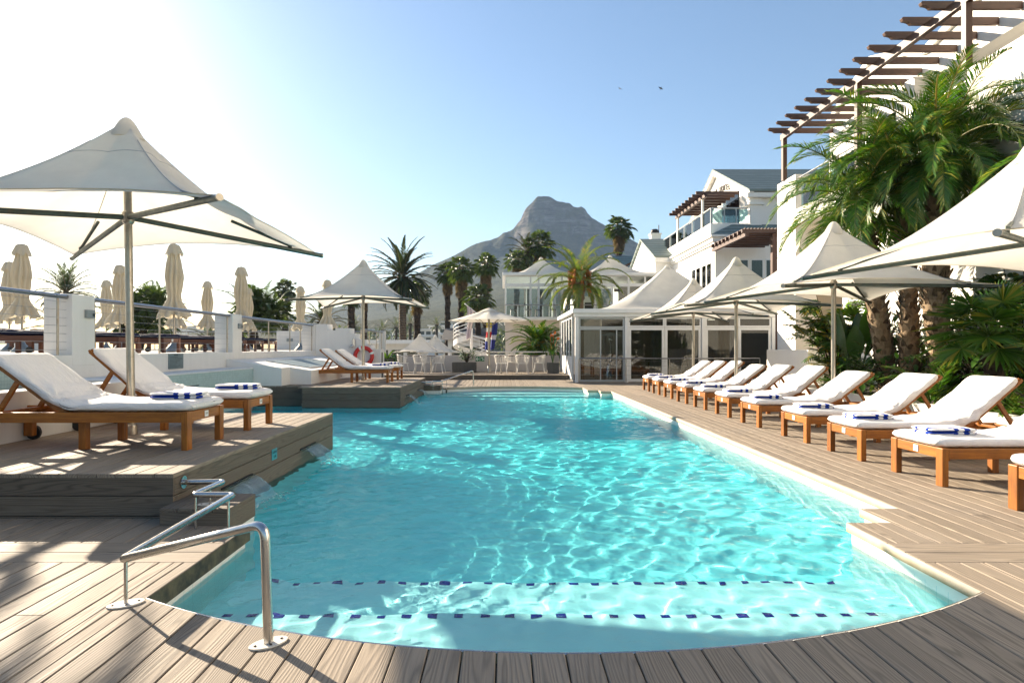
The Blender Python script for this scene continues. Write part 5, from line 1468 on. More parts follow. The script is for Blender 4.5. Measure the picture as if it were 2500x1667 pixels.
# ------------------------------------------------------------------ houses far away on the slope and low roofs beyond the terrace
hg = 'white houses on the far hillside'
def far_house(x, y, z, w, d, storeys, label, roof=None, col='white_clean'):
    t = thing('hillside_house', label, 'house', (x,y,z), R(rnd.uniform(-12,12)), hg)
    h = storeys*2.9
    m = MB(); m.box(-w/2,w/2,-d/2,d/2,-9,h); m.build('wall', M[col], t)
    m = MB()
    if roof: m.prism([(-w/2-.5,h),(w/2+.5,h),(0,h+w*.22)], -d/2-.4, d/2+.4, plane='xz')
    else: m.box(-w/2-.6,w/2+.6,-d/2-1.4,d/2+.3,h,h+.35)
    m.build('roof', M[roof or col], t)
    for s in range(storeys):
        k = max(2, int(w/3))
        for i in range(k):
            x0 = -w/2+.6+(w-1.2)*i/k; m = MB(); m.box(x0, x0+(w-1.2)/k*.72, -d/2-.03, -d/2-.004, s*2.9+.7, s*2.9+2.2); m.build('window', M['glass_tint'], t)
        if s: m = MB(); m.box(-w/2-.3,w/2+.3,-d/2-1.3,-d/2-.035,s*2.9-.15,s*2.9+.12); m.build('balcony', M[col], t)
FH = [(1015,772,300,9,2,None,'upper left white house with long balconies below the mountain'),(1040,778,280,10,2,None,'broad white terraced house in the middle of the hillside'),(1058,784,270,7,2,None,'white house at the right of the hillside group by the palm trunk'),(990,782,285,8,2,None,'white house left of the middle hillside house'),(968,776,310,8,1,'dark_roof','small dark roofed house high on the left of the hillside'),(1010,795,240,9,1,None,'low white house at the bottom of the hillside group'),(1035,748,340,9,1,None,'flat roofed house highest on the hillside'),(905,774,300,9,1,'dark_roof','house with dark gable roof left of the tall palm trunk'),(880,782,290,8,2,None,'pale house behind the left palms on the hillside'),(942,788,260,8,1,None,'pale house between the two tall palm trunks')]
for px, py, y_, w_, st_, rf, lab in FH:
    far_house((px-1158)*y_/1440, y_, 1.3+(798-py)*y_/1440-1.0, w_*1.25, 8, st_, lab, rf, rnd.choice(['white_clean','white_wall','grey_wall']))
lg = 'low buildings beyond the terrace'
for (x0, x1, y_, z1, rz_, lab) in [(-10.5,-6.8,50,1.6,.5,'grey building with a flat projecting roof behind the lower umbrellas'),(-4.4,-1.9,49,1.9,1.0,'low grey roofed shelter right of the lower umbrellas')]:
    t = thing('low_building', lab, 'building', group=lg)
    m = MB(); m.box(x0,x1,y_,y_+6,-2,z1); m.build('wall', M['grey_wall'], t)
    m = MB()
    if rz_ < .8: m.box(x0-.6,x1+1.0,y_-.9,y_+6.4,z1+.002,z1+.3)
    else: m.prism([(y_-.6,z1),(y_+6.5,z1),(y_+3,z1+1.0)], x0-.5, x1+.5, plane='yz')
    m.build('roof', M['dark_roof'] if rz_ > .8 else M['alu'], t)
    for k in range(3):
        m = MB(); xx = x0+.3+k*(x1-x0)/3; m.box(xx,xx+(x1-x0)/4,y_-.02,y_-.004,-.3,z1-.5); m.build('window', M['glass_tint'], t)
# two birds
for i, (px, py, lab, tilt) in enumerate([(1424,204,'tiny dark bird left of the other bird in the blue sky',.2),(1518,203,'tiny dark bird with wings spread, right of the other bird',-.9)]):
    y_ = 60; m = MB(); t = thing('bird', lab, 'bird', ((px-1158)*y_/1440, y_, 1.3+(798-py)*y_/1440), 0, 'birds in the sky')
    m = MB(); m.tube([(0,-.16,0),(0,-.08,0),(0,.06,0),(0,.2,.0)], [.004,.035,.035,.006], 8); b_ = m.build('body', M['black'], t)
    for s in (-1,1):
        m = MB(); m.add([(0,-.06,.01),(0,.06,.01),(s*.14,.07,.05),(s*.30,-.02,.02),(s*.15,-.03,.05)], [(0,1,2,4),(4,2,3)]); m.build('wing', M['black'], t)
    t.rotation_euler = (tilt, .3, .4)
# ------------------------------------------------------------------ palms
def frond(mb, o, az, e0, L, droop, nl, ll, w, rr, mi=0, lift=.25, side=0.0, hang=.25, mir=1):
    """one feather frond: a drooping midrib with two rows of narrow leaflets"""
    o = Vector(o); p = o.copy(); N = 14; e = e0; pts = [p.copy()]; dirs = []
    for i in range(N):
        t = i/N; a = az + side*t
        d = Vector((math.cos(e)*math.cos(a), math.cos(e)*math.sin(a), math.sin(e))); dirs.append(d)
        p = p + d*(L/N); pts.append(p.copy()); e -= droop/N*(.55 + .9*t)
    dirs.append(dirs[-1])
    mb.tube(pts, [.020*rr*(1-.85*i/N)+.003 for i in range(N+1)], 4, cap=False, mi=mir)
    for i in range(nl):
        t = .12 + .88*(i+rnd.random()*.5)/nl; f = t*N; k = min(N-1, int(f)); q = f-k
        P = pts[k].lerp(pts[k+1], q); d = dirs[k]
        sd = d.cross(Vector((0,0,1)))
        if sd.length < .05: sd = Vector((-math.sin(az), math.cos(az), 0))
        sd.normalize(); up = sd.cross(d).normalized()
        l = ll*(.45+.55*math.sin(PI*min(1,(t*.92+.16))**.9))*(1-.25*max(0,t-.8)*5*.6)*rnd.uniform(.85,1.1)
        for s in (-1, 1):
            ang = R(58) - R(34)*t + rnd.uniform(-.12,.12)
            v = (d*math.cos(ang) + sd*s*math.sin(ang) + up*(lift+rnd.uniform(-.1,.12))).normalized()
            g = Vector((0,0,-1))*hang*l
            m_ = P + v*l*.5 + g*.15; tip = P + v*l*.97 + g*(.7+rnd.random()*.5)
            wd = v.cross(up); wd.normalize(); wd = (wd*.8 + up*.25*s).normalized()*w*.5*rnd.uniform(.8,1.15)
            mb.add([P-wd*.5, P+wd*.5, m_+wd, tip, m_-wd], [(0,1,2,4),(4,2,3)], mi)
def trunk_tube(pts, radii, n=14, rough=.0, seed=1):
    mb = MB(); k = []; rs = []
    for i in range(len(pts)-1):
        for j in range(6):
            q = j/6; k.append(Vector(pts[i]).lerp(Vector(pts[i+1]), q)); rs.append(radii[i]*(1-q)+radii[i+1]*q)
    k.append(Vector(pts[-1])); rs.append(radii[-1])
    rs = [r_*(1+rough*mnoise.noise(Vector((i*.9, seed, 0)))) for i, r_ in enumerate(rs)]
    mb.tube(k, rs, n); return mb, k, rs
def boots(mb, pts, rs, n_ring, h, w, out=.03, mi=0):
    """leaf bases left on the trunk"""
    tot = sum((pts[i+1]-pts[i]).length for i in range(len(pts)-1)); nn = int(tot/h); 
    for i in range(nn):
        f = i/nn*(len(pts)-1); k = int(f); c = pts[k].lerp(pts[k+1], f-k); r_ = rs[k]
        for j in range(n_ring):
            a = 2*PI*(j + .5*(i % 2) + rnd.uniform(-.2,.2))/n_ring; ra = Vector((math.cos(a), math.sin(a), 0)); ta = Vector((-math.sin(a), math.cos(a), 0))
            hh = h*rnd.uniform(1.1,2.0); ww = w*rnd.uniform(.7,1.2); o_ = out*rnd.uniform(.3,1.6); z_ = rnd.uniform(-.3,.3)*h
            b = c + Vector((0,0,z_)); s = rnd.uniform(-.3,.3)*ww
            A = [b+ra*r_*.9-ta*ww/2, b+ra*r_*.9+ta*ww/2, b+ra*(r_+o_)+ta*(ww*.3+s)+Vector((0,0,hh*.75)), b+ra*(r_+o_*1.35)+ta*s+Vector((0,0,hh)), b+ra*(r_+o_)+ta*(-ww*.3+s)+Vector((0,0,hh*.75))]
            B = [q - ra*.016 - Vector((0,0,.008)) for q in A]
            mb.add(A+B, [(0,1,2,4),(4,2,3),(1,6,7,2),(2,7,8,3),(3,8,9,4),(4,9,5,0)], mi)
def crown(mb, c, n, L, e_hi, e_lo, droop, nl, ll, w, rr=1, mi=0, mir=1, hang=.25, lift=.25, azr=(0,2*PI), jit=.1, dry=None):
    ga = 2.39996
    for i in range(n):
        t = i/(n-1); az = azr[0] + ((i*ga) % (2*PI))/(2*PI)*(azr[1]-azr[0]) + rnd.uniform(-jit,jit)
        e = e_hi + (e_lo-e_hi)*t**.85 + rnd.uniform(-.1,.1)
        l = L*(.78+.22*math.sin(PI*min(1,t+.3)))*rnd.uniform(.88,1.08)
        m_ = mi if not (dry is not None and t > .86) else dry
        frond(mb, Vector(c)+Vector((math.cos(az)*.08,math.sin(az)*.08,-.25*t*rr)), az, e, l, droop*rnd.uniform(.8,1.15), nl, ll, w, rr, m_, lift, rnd.uniform(-.25,.25), hang, mir)

# big clump beside the hotel wing: four rough trunks, each palm its own thing
pgp = 'rough trunked feather palms beside the hotel wing'
clump = [((7.85,12.75,.28),(7.6,12.9,2.6),(7.42,13.0,4.25),.165,'feather palm leaning left with the lowest crown of the right clump'),
         ((8.0,12.35,.28),(8.05,12.5,2.7),(7.95,12.7,4.95),.150,'slender feather palm trunk just behind the thickest one of the right clump'),
         ((8.32,11.75,.28),(8.12,11.9,2.4),(8.30,12.0,5.0),.185,'thickest rough feather palm trunk at the centre of the right clump'),
         ((9.0,12.9,.28),(8.95,12.9,2.6),(8.95,12.6,5.35),.17,'feather palm standing behind, nearest the wall in the right clump')]
for i, (a, b, c, r_, lab) in enumerate(clump):
    t = thing('palm_tree', lab, 'palm tree', group=pgp)
    mb, k, rs = trunk_tube([a, b, c], [r_*1.15, r_, r_*.95], 14, .12, i)
    boots(mb, k, rs, 8, .105, .13, .04); mb.build('trunk', M['bark_boot'], t)
    mb = MB(); crown(mb, (c[0],c[1],c[2]+.1), 40, 2.2, R(84), R(-36), R(112), 72, .47, .021, 1.0, hang=.24, jit=.4)
    mb.build('crown', [M['frond'], M['frond_date']], t)
t = thing('palm_tree', 'feather palm whose arching fronds enter at the right picture edge', 'palm tree', group=pgp)
mb, k, rs = trunk_tube([(9.15,8.6,.28),(9.1,8.6,2.2),(8.95,8.6,4.0)], [.16,.15,.14], 12, .1, 9); boots(mb, k, rs, 8, .11, .12, .035); mb.build('trunk', M['bark_boot'], t)
mb = MB(); crown(mb, (8.95,8.6,4.1), 22, 2.2, R(80), R(-25), R(105), 54, .46, .028, 1, jit=.3); mb.build('crown', [M['frond'], M['frond_date']], t)

def fan_leaf(mb, base, az, e, pet, r_, nseg, mi=0, mir=1, droop=.3, spread=R(290), w=1.0):
    base = Vector(base); d = Vector((math.cos(e)*math.cos(az), math.cos(e)*math.sin(az), math.sin(e)))
    c = base + d*pet - Vector((0,0,.06*pet)); mb.tube([base, base+d*pet*.55, c], [.012,.010,.007], 4, cap=False, mi=mir)
    sd = d.cross(Vector((0,0,1)))
    if sd.length < .05: sd = Vector((-math.sin(az), math.cos(az), 0))
    sd.normalize(); f = (d*.9 + Vector((0,0,-.35))).normalized()
    for i in range(nseg):
        a = -spread/2 + spread*i/(nseg-1) + rnd.uniform(-.03,.03)
        v = (f*math.cos(a) + sd*math.sin(a)).normalized(); l = r_*(.80+.2*math.cos(a*.6))*rnd.uniform(.9,1.05)
        nrm = f.cross(sd).normalized(); wd = nrm.cross(v).normalized()*w*l*spread/nseg*.30
        m_ = c+v*l*.55; tip = c+v*l - Vector((0,0,droop*l*rnd.uniform(.3,1)))
        mb.add([c, m_+wd-nrm*.004, tip, m_-wd-nrm*.004], [(0,1,2),(0,2,3)], mi)
fp = thing('fan_palm', 'fan palm with a short shaggy brown trunk in the right planter', 'palm tree')
mb, k, rs = trunk_tube([(7.85,9.75,.28),(7.62,9.75,.9),(7.50,9.7,1.42)], [.12,.12,.13], 12, .1, 4); boots(mb, k, rs, 9, .06, .08, .03); mb.build('trunk', M['bark_dark'], fp)
mb = MB()
for i in range(30):
    az = i*2.39996; e = R(78) - R(105)*(i/29)**.8
    fan_leaf(mb, (7.50,9.7,1.48), az, e, rnd.uniform(.42,.62), rnd.uniform(.38,.52), 24, droop=.12, spread=R(270))
mb.build('crown', [M['frond'], M['leaf_light']], fp)

# understory of the bed: each plant its own thing
def lobed(mb, c, v, n_, l, w, mi=0, lobes=5):
    """deeply cut broad leaf"""
    v = Vector(v).normalized(); s = v.cross(Vector(n_)); s.normalize(); up = s.cross(v).normalized(); c = Vector(c)
    for i in range(lobes):
        t = (i+.6)/lobes
        for sg in (-1,1):
            b = c+v*l*t*.8; a = R(62)-R(38)*t
            d = (v*math.cos(a)+s*sg*math.sin(a)); ln = w*(.55+.45*math.sin(PI*(t*.8+.15)))
            tip = b+d*ln-up*ln*.22; wd = d.cross(up).normalized()*w*.11
            mb.add([b-wd*.6, b+d*ln*.55-wd, tip, b+d*ln*.55+wd, b+wd*.6], [(0,1,3,4),(1,2,3)], mi)
    mb.add([c-s*.01, c+v*l*.5-s*w*.13-up*.01, c+v*l-up*l*.1, c+v*l*.5+s*w*.13-up*.01, c+s*.01], [(0,1,3,4),(1,2,3)], mi)
def oval(mb, c, v, n_, l, w, mi=0, curl=.25):
    v = Vector(v).normalized(); s = v.cross(Vector(n_)); s.normalize(); up = s.cross(v).normalized(); c = Vector(c); vs = []; N = 7
    for i in range(N+1):
        t = i/N; ww = w*.5*math.sin(PI*min(1,t*.93+.05))**.8; m_ = c+v*l*t-up*curl*l*t*t
        vs += [m_-s*ww+up*ww*.25, m_, m_+s*ww+up*ww*.25]
    mb.add(vs, [(3*i,3*i+1,3*i+4,3*i+3) for i in range(N)]+[(3*i+1,3*i+2,3*i+5,3*i+4) for i in range(N)], mi, True)
def shrub(name, label, cat, c, size, n, leaf_l, kind, mats, group=None, stems=14, top=.6, lw=.42, azr=None, flowers=0):
    t = thing(name, label, cat, c, group=group); mb = MB(); st = MB(); ends = []
    for i in range(stems):
        a = rnd.uniform(0, 2*PI); r_ = math.sqrt(rnd.random()); e = Vector((size[0]*r_*math.cos(a), size[1]*r_*math.sin(a), size[2]*rnd.uniform(.35,1)))
        mid = Vector((e.x*.35, e.y*.35, e.z*.6)); st.tube([(0,0,0), mid, e], [.016,.012,.006], 5, cap=False); ends.append((mid, e))
    st.build('stem', M['bark_dark'], t)
    for i in range(n):
        m_, e = ends[i % stems]; q = rnd.random()**.6; p = m_.lerp(e, q) + Vector((rnd.gauss(0,size[0]*.13), rnd.gauss(0,size[1]*.13), rnd.gauss(0,size[2]*.09)))
        if p.z < .01: p.z = .02 + rnd.random()*.1
        a = math.atan2(p.y, p.x)+rnd.gauss(0,.9); v = Vector((math.cos(a), math.sin(a), rnd.gauss(.15,.45))); l = leaf_l*rnd.uniform(.6,1.25)
        {'lobed': lobed, 'oval': oval}[kind](mb, p, v, (0,0,1), l, l*lw, rnd.choice(range(len(mats))) if len(mats) > 1 and rnd.random() < .3 else 0)
    mb.build('foliage', [M[m] for m in mats], t)
    if flowers:
        fl_ = MB()
        for i in range(flowers):
            m_, e = rnd.choice(ends); p = m_.lerp(e, rnd.uniform(.4,1.1)) + Vector((rnd.gauss(0,size[0]*.2),rnd.gauss(0,size[1]*.2),rnd.gauss(0,size[2]*.1)))
            for k in range(4):
                d = Vector((rnd.gauss(0,1),rnd.gauss(0,1),rnd.gauss(0,1))).normalized()*.03; s = d.cross(Vector((0,0,1)))
                fl_.add([p, p+d+s*.5, p+d*1.6, p+d-s*.5], [(0,1,2,3)])
        fl_.build('blossom', M['flower_w'], t)
    return t
shrub('split_leaf_plant', 'tall split leaved plant left of the rough palm trunks', 'plant', (7.7,14.6,.3), (.8,.8,2.3), 170, .40, 'lobed', ['leaf_fig','leaf_light'], None, 22, lw=.8)
shrub('split_leaf_plant', 'split leaved plant against the wall behind the fan palm', 'plant', (9.0,10.9,.3), (.5,.7,2.9), 110, .36, 'lobed', ['leaf_fig','leaf'], None, 14, lw=.8)
shrub('dark_shrub', 'dense dark green shrub at the foot of the rough palm trunks', 'shrub', (7.75,12.6,.3), (.75,1.2,.95), 420, .22, 'oval', ['leaf','frond_dark'], None, 24, lw=.4)
shrub('dark_shrub', 'dark shrub between the thick palm trunk and the fan palm', 'shrub', (8.3,10.9,.3), (.75,.9,1.25), 380, .24, 'oval', ['leaf','frond_dark'], None, 22, lw=.35)
shrub('dark_shrub', 'tall dark leafy shrub against the wall behind the rough trunks', 'shrub', (8.95,12.0,.3), (.45,.9,2.2), 420, .26, 'oval', ['leaf','frond_dark'], None, 26, lw=.4)
shrub('dark_shrub', 'tall dark shrub against the wall behind the split leaved plant', 'shrub', (8.9,14.0,.3), (.5,.9,1.9), 360, .26, 'oval', ['leaf','frond_dark'], None, 24, lw=.4)
shrub('low_hedge', 'sunlit small leaved bush on the kerb behind the nearest loungers', 'shrub', (7.55,8.3,.3), (.45,1.5,.42), 900, .075, 'oval', ['leaf_light','leaf'], None, 60, lw=.5)
shrub('low_hedge', 'small leaved bush at the left end of the palm bed', 'shrub', (7.6,13.9,.3), (.45,1.0,.45), 600, .08, 'oval', ['leaf','leaf_light'], None, 40, lw=.5)
bp = thing('banana_plant', 'broad upright paddle leaves between the palm trunks', 'plant', (7.55,13.5,.3)); mb = MB()
for i in range(9):
    a = i*2.4; e = Vector((math.cos(a)*.22, math.sin(a)*.22, rnd.uniform(.75,1.15))); mb.tube([(0,0,0), e*.6, e], [.025,.018,.012], 6, cap=False, mi=0)
    oval(mb, e, (math.cos(a)*.35, math.sin(a)*.35, 1), (math.cos(a),math.sin(a),.3), rnd.uniform(.7,1.0), .34, 0, .12)
mb.build('foliage', M['leaf'], bp)
for i, (x_, y_, s, lab) in enumerate([(7.5,11.0,.85,'low feathery young palm left of the fan palm trunk'),(7.5,9.0,.7,'low feathery young palm right of the fan palm trunk'),(7.9,14.2,.9,'low feathery young palm under the split leaved plant'),(8.9,9.3,1.0,'low feathery young palm against the white wall'),(8.3,12.9,1.0,'low feathery young palm behind the rough trunks')]):
    t = thing('young_palm', lab, 'palm', (x_,y_,.3), group='young palms in the right bed'); mb = MB()
    crown(mb, (0,0,.08), 16, 1.15*s, R(82), R(18), R(75), 34, .34*s, .022, .6, hang=.15, jit=.3); mb.build('fronds', [M['frond'], M['leaf_light']], t)

# date palm in front of the restaurant
dp = thing('date_palm', 'green and gold date palm with orange fruit stalks in front of the glass restaurant', 'palm tree')
mb, k, rs = trunk_tube([(4.0,33.0,-1.2),(4.02,33.0,2.6),(3.98,33.0,3.7),(3.98,33.0,4.7)], [.22,.16,.20,.30], 14, .1, 3); boots(mb, k[12:], rs[12:], 10, .12, .14, .06); mb.build('trunk', M['bark_boot'], dp)
mb = MB(); crown(mb, (3.98,33,4.9), 34, 3.05, R(87), R(-14), R(100), 56, .50, .036, 1.3, hang=.28, jit=.2); mb.build('crown', [M['frond_date'], M['leaf_light']], dp)
mb = MB()
for i in range(7):
    a = i*.9+.4; 
    for j in range(34):
        e = Vector((math.cos(a+rnd.gauss(0,.16))*.62, math.sin(a+rnd.gauss(0,.16))*.62, 4.9+rnd.uniform(-.75,.45))); mb.tube([(3.98,33,4.85), Vector((3.98,33,5.45))+Vector((math.cos(a)*.35,math.sin(a)*.35,rnd.uniform(-.25,.1))), Vector((3.98,33,0))+e], [.012,.012,.018], 3, cap=False)
mb.build('fruit_stalks', M['dates'], dp)
# small palm by the terrace
sp_ = thing('small_palm', 'short bushy palm with yellow stalks behind the right café chairs', 'palm tree', (1.75, 31.2, -1.25))
mb, k, rs = trunk_tube([(0,0,0),(0,0,1.4),(0,0,2.55)], [.22,.2,.24], 12, .1, 6); boots(mb, k, rs, 9, .12, .14, .05); mb.build('trunk', M['bark_boot'], sp_)
mb = MB(); crown(mb, (0,0,2.65), 64, 1.8, R(87), R(-8), R(92), 48, .42, .042, 1.0, hang=.25, jit=.2); mb.build('crown', [M['frond'], M['frond_date']], sp_)
mb = MB()
for j in range(60): mb.tube([(0,-.05,2.55),(rnd.uniform(-.1,.3),-.3,2.8+rnd.uniform(-.1,.15)),(rnd.uniform(-.25,.45),-.55,2.75+rnd.uniform(-.25,.15))], [.01,.008,.006], 3, cap=False)
mb.build('yellow_stalks', plain('yellow_stalks', (.6,.36,.03), .7), sp_)

# tall palms and bushy palms further off
fg2 = 'tall palms beyond the pool terrace'
def at(px, py, Y): return ((px-1158)*Y/1440, Y, 1.3+(798-py)*Y/1440)
def canary(px, py, Y, L, n, label, r_=.34, zb=-2.0, mats=('frond_canary','frond_dry'), ll=.55, nl=52, e_lo=-48):
    x_, y_, z_ = at(px, py, Y); t = thing('feather_palm', label, 'palm tree', group=fg2)
    mb, k, rs = trunk_tube([(x_+.1,y_,zb),(x_,y_,(z_+zb)/2),(x_,y_,z_-.8),(x_,y_,z_-.1)], [r_*1.05,r_*.95,r_*1.0,r_*1.5], 12, .08, px); mb.build('trunk', M['bark'], t)
    mb = MB(); crown(mb, (x_,y_,z_), n, L, R(88), R(e_lo), R(58), nl, ll, .06*L/3, 1.6, hang=.12, lift=.15, jit=.12); mb.build('crown', [M[m] for m in mats], t)
canary(925, 632, 60, 4.2, 70, 'tallest dark feather palm rising behind the far open umbrella', .36)
canary(1210, 575, 62, 2.3, 30, 'dark feather palm just left of the fan palm behind the restaurant', .26, nl=30)
canary(152, 668, 46, 2.6, 44, 'pale feather palm above the nearest wall pillar', .3, mats=('frond_grey','frond_dry'), nl=34)
canary(742, 735, 44, 1.9, 34, 'low feather palm under the far open umbrella', .3, nl=34)
canary(135, 745, 30, 1.7, 26, 'low feather palm at left behind the wall pillar', .3, nl=30)
canary(480, 775, 40, 1.5, 20, 'low feather palm far behind the slim folded umbrella', .2, mats=('frond_grey','frond_dry'), nl=26)
for px, py, Y, L, lab in [(942,742,140,3.6,'hazy feather palm left behind the second tall trunk'),(880,757,150,3.2,'hazy feather palm near the hillside houses at left'),(910,750,160,3.4,'hazy feather palm between the trunk and the hillside houses'),(1003,745,170,3.0,'hazy feather palm in front of the hillside houses'),(815,748,130,3.2,'hazy feather palm left of the end post')]:
    canary(px, py, Y, L, 22, lab, .35, mats=('frond_grey','frond_dry'), nl=16, ll=.8)
def washing(px, py, Y, r_crown, label, skirt=.8, tr=.2, zb=-2.0, nf=40, mats=('frond_dark','frond_dry')):
    x_, y_, z_ = at(px, py, Y); t = thing('fan_palm', label, 'palm tree', group=fg2)
    mb, k, rs = trunk_tube([(x_+rnd.uniform(-.1,.1),y_,zb),(x_,y_,(z_+zb)/2),(x_,y_,z_)], [tr*1.25,tr,tr*.95], 10, .1, px); boots(mb, k, rs, 6, .45, .2, .05); mb.build('trunk', M['bark_dark'], t)
    mb = MB()
    for i in range(nf):
        az = i*2.39996; e = R(85) - R(125)*(i/(nf-1))**.8
        fan_leaf(mb, (x_,y_,z_), az, e, r_crown*rnd.uniform(.42,.75), r_crown*rnd.uniform(.36,.52), 16, droop=.45, spread=R(220), w=.8)
    mb.build('crown', [M[m] for m in mats], t)
    if skirt:
        mb = MB()
        for i in range(46):
            az = i*2.4; fan_leaf(mb, (x_,y_,z_-.1-rnd.random()*skirt), az, R(-62)+rnd.uniform(-.2,.1), r_crown*.3, r_crown*.42, 9, droop=.4, spread=R(130))
        mb.build('dead_leaf_skirt', [M['frond_dry'], M['frond_dry']], t)
washing(958, 672, 66, 1.7, 'fan palm whose dark trunk stands just right of the tallest palm', 1.2, .34)
washing(1028, 632, 58, 1.35, 'left fan palm of the three before the mountain', .9, .22)
washing(1060, 622, 52, 1.45, 'middle fan palm of the three before the mountain', 1.2, .26)
washing(1116, 612, 56, 1.45, 'right fan palm of the three before the mountain', 1.3, .22)
washing(1098, 688, 50, 1.5, 'low dark fan palm beneath the right one of the three', .2, .2)
washing(1187, 600, 60, 1.35, 'fan palm behind the left corner of the glass restaurant', .9, .24)
washing(1240, 566, 62, 1.75, 'large fan palm behind the restaurant tent peak', 1.2, .26)
washing(1422, 524, 70, 1.85, 'lone fan palm against the sky beside the mountain', 1.6, .3, nf=46)
washing(655, 668, 60, 1.3, 'small hazy fan palm left of the far open umbrella', .8, .26, mats=('frond_grey','frond_dry'))
washing(807, 690, 58, .9, 'dark palm trunk under the right side of the far open umbrella', 1.2, .3)
washing(838, 672, 62, .9, 'second dark trunk under the far open umbrella', 1.2, .22)
def bushy(px, py, Y, w, h, label, nf=46):
    x_, y_, z_ = at(px, py, Y); t = thing('bushy_palm', label, 'palm tree', group='bushy dark palms behind the upper terrace')
    mb = MB()
    for k in range(5): mb.tube([(x_+rnd.uniform(-w*.3,w*.3),y_+rnd.uniform(-.5,.5),-2),(x_+rnd.uniform(-w*.4,w*.4),y_,z_-h*.1)], .12, 8)
    mb.build('trunk', M['bark_dark'], t); mb = MB()
    for k in range(8):
        cx, cz = x_+w*(-.34+.68*(k+.5)/8)+rnd.uniform(-.2,.2), z_+rnd.uniform(-h*.45,h*.12); cy = y_+rnd.uniform(-.8,.8)
        for i in range(20):
            fan_leaf(mb, (cx,cy,cz), i*2.39996, R(86)-R(140)*(i/19), w*.15*rnd.uniform(.7,1.2), w*.13*rnd.uniform(.8,1.2), 15, droop=.4, spread=R(230), w=.75)
    for i in range(60): frond(mb, (x_+rnd.uniform(-w*.3,w*.3),y_+rnd.uniform(-.5,.5),z_-h*rnd.uniform(.0,.45)), rnd.uniform(0,6.28), R(rnd.uniform(20,88)), w*.50, R(75), 34, w*.085, .035, 1.0, 0, mir=1)
    mb.build('crown', [M['frond_dark'], M['frond_dark']], t)
bushy(325, 702, 32, 3.7, 2.6, 'dark bushy palm behind the big umbrella pole')
bushy(592, 700, 36, 3.9, 2.9, 'dark bushy palm behind the folded umbrella right of the second pillar')

# planters on the far terrace
def pot(label, x, y, z, w, d, h, mat='dark_concrete'):
    t = thing('planter_trough', label, 'planter', (x,y,z)); m = MB()
    m.box(-w/2,w/2,-d/2,-d/2+.05,0,h); m.box(-w/2,w/2,d/2-.05,d/2,0,h); m.box(-w/2,-w/2+.05,-d/2+.05,d/2-.05,0,h); m.box(w/2-.05,w/2,-d/2+.05,d/2-.05,0,h); m.build('trough', M[mat], t, .008)
    m = MB(); m.box(-w/2+.05,w/2-.05,-d/2+.05,d/2-.05,.02,h-.06); m.build('soil', M['soil'], t)
pot('long grey planter trough under the flowering bush on the far terrace', -1.80, 28.35, .184, 1.08, .5, .46)
shrub('flowering_bush', 'loose bush with small white flowers in the long grey planter', 'shrub', (-1.7,28.35,.59), (.50,.22,.72), 260, .10, 'oval', ['leaf','frond'], None, 20, lw=.5, flowers=46)
pot('square dark planter beside the left edge of the glass pavilion', 2.12, 27.3, .184, .5, .5, .46)
st = thing('bird_of_paradise', 'bird of paradise plant with orange flowers in the square dark planter', 'plant', (2.12,27.3,.6)); mb = MB()
for i in range(26):
    a = i*2.4; e = Vector((math.cos(a)*.2*rnd.random(), math.sin(a)*.2*rnd.random(), rnd.uniform(.35,.85))); mb.tube([(0,0,0), e], [.012,.008], 4, cap=False); oval(mb, e, (math.cos(a)*.6,math.sin(a)*.6,.9), (0,0,1), rnd.uniform(.3,.45), .12, 0, .2)
mb.build('foliage', M['leaf'], st); mb = MB()
for (x_, z_) in ((-.12,1.15),(.16,1.0),(.02,1.25)):
    mb.tube([(0,0,.3),(x_,-.05,z_)], .008, 4, cap=False)
    for k in range(5): mb.add([(x_,-.05,z_),(x_+rnd.uniform(.02,.08),-.06,z_+rnd.uniform(.08,.18)),(x_+rnd.uniform(.08,.16),-.05,z_+rnd.uniform(.04,.12))], [(0,1,2)])
mb.build('flower', M['flower_o'], st)
pot('dark pot with a fern right of the white end post', -5.3, 28.2, .184, .6, .5, .62, 'dark_concrete')
fe = thing('fern', 'bright green fern in the dark pot between the lifebuoy and the tall trunk', 'plant', (-5.3,28.2,.76)); mb = MB(); crown(mb, (0,0,.0), 30, .62, R(80), R(15), R(70), 24, .10, .03, .4, hang=.1, jit=.3); mb.build('fronds', [M['leaf_light'], M['leaf']], fe)
# scrub and trees on the far slope between the houses
tb_ = MB()
for i in range(420):
    Y = rnd.uniform(190, 420); px = rnd.choice((rnd.uniform(690, 945), rnd.uniform(1072, 1170))); x_ = (px-1158)*Y/1440; z_ = 1.3+(798-rnd.uniform(752,800))*Y/1440*.72; s = rnd.uniform(1.2,3.4)
    for k in range(26):
        d = Vector((rnd.gauss(0,.5),rnd.gauss(0,.5),rnd.gauss(0,.38)))*s; q = Vector((rnd.gauss(0,1),rnd.gauss(0,1),rnd.gauss(0,1))).normalized()*s*.32; u_ = q.cross(Vector((0,0,1)))
        p = Vector((x_,Y,z_))+d; tb_.add([p-q, p+u_*.6, p+q, p-u_*.6], [(0,1,2,3)])
so_ = tb_.build('hillside_woods', M['frond_grey']); tag(so_, 'grey green trees and bushes scattered over the foot of the mountain', 'trees', kind='stuff')

# feather palm standing left of the picture, its crown throws the soft shade on the near left boards
t = thing('feather_palm', 'feather palm standing on the upper terrace beyond the left picture edge', 'palm tree', group=fg2)
mb, k, rs = trunk_tube([(-11.5,9.3,1.1),(-11.4,9.3,2.8),(-11.4,9.3,4.1)], [.2,.19,.2], 10, .1, 2); mb.build('trunk', M['bark'], t)
mb = MB(); crown(mb, (-11.4,9.3,4.2), 54, 1.85, R(80), R(-30), R(90), 40, .42, .05, 1, jit=.3); mb.build('crown', [M['frond_dark'], M['frond_dry']], t)
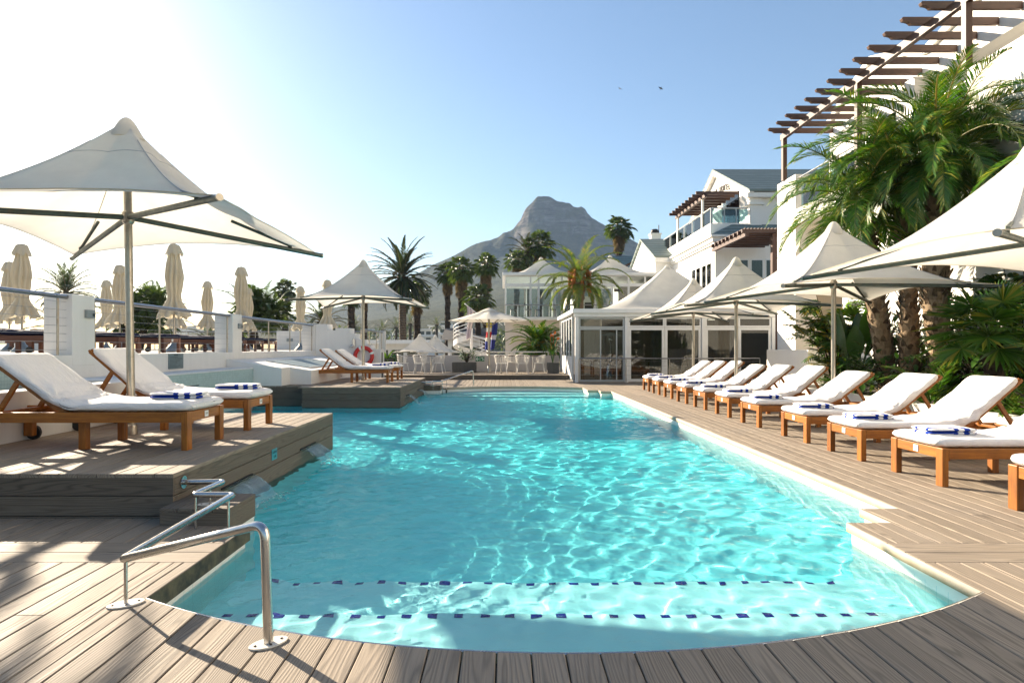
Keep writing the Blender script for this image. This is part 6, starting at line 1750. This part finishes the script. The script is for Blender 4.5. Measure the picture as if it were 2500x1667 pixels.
# ------------------------------------------------------------------ sky, sun, air, camera
EL, AZ = R(21.2), R(-48.5)            # sun height, bearing from +Y (clockwise)
W = bpy.data.worlds.new('World'); SC.world = W; W.use_nodes = True
nt = W.node_tree; bg = nt.nodes['Background']; sky = nt.nodes.new('ShaderNodeTexSky'); sky.sky_type = 'NISHITA'; sky.sun_disc = False
sky.sun_elevation = EL; sky.sun_rotation = AZ; sky.dust_density = .9; sky.air_density = 1.2; sky.ozone_density = 3.6; sky.altitude = 0
nt.links.new(sky.outputs[0], bg.inputs[0]); bg.inputs[1].default_value = .05
L = bpy.data.lights.new('sun', 'SUN'); L.energy = 5.0; L.angle = R(.5); L.color = (1, .85, .66)
lo = bpy.data.objects.new('sun', L); COL.objects.link(lo)
d = Vector((math.sin(AZ)*math.cos(EL), math.cos(AZ)*math.cos(EL), math.sin(EL)))
lo.rotation_euler = d.to_track_quat('Z', 'Y').to_euler()
L.cycles.is_caustics_light = True; WATER.cycles.is_caustics_caster = True; FLOOR.cycles.is_caustics_receiver = True
for o in bpy.data.objects:
    if o.name.startswith('pool_wall'): o.cycles.is_caustics_receiver = True
mb = MB(); mb.box(-2290, 2290, -290, 2290, -3.2, 400)
t = NT('hazy_air'); pv_ = t.n('VolumePrincipled'); pv_.inputs['Color'].default_value = (.50,.70,1.0,1); pv_.inputs['Density'].default_value = .00011; pv_.inputs['Anisotropy'].default_value = .0
t.l(pv_.outputs[0], t.out.inputs['Volume'])
hz_ = mb.build('haze', t.mat); tag(hz_, 'pale sea haze in the air', 'haze', kind='stuff')
cam = bpy.data.cameras.new('camera'); co = bpy.data.objects.new('camera', cam); COL.objects.link(co); SC.camera = co
co.location = (0, 0, 1.3); co.rotation_euler = (PI/2, 0, 0); cam.lens = 22.04; cam.sensor_width = 36; cam.shift_x = .00765; cam.shift_y = .00595
cam.clip_start = .05; cam.clip_end = 9000
vs_ = SC.view_settings; vs_.view_transform = 'Standard'; vs_.look = 'None'; vs_.exposure = 1.95; vs_.gamma = 1
cy = SC.cycles; cy.caustics_refractive = True; cy.caustics_reflective = False; cy.sample_clamp_indirect = 8; cy.blur_glossy = .3
cy.use_denoising = True; cy.max_bounces = 12; cy.transparent_max_bounces = 24; cy.transmission_bounces = 8; cy.glossy_bounces = 4; cy.diffuse_bounces = 4; cy.volume_bounces = 1
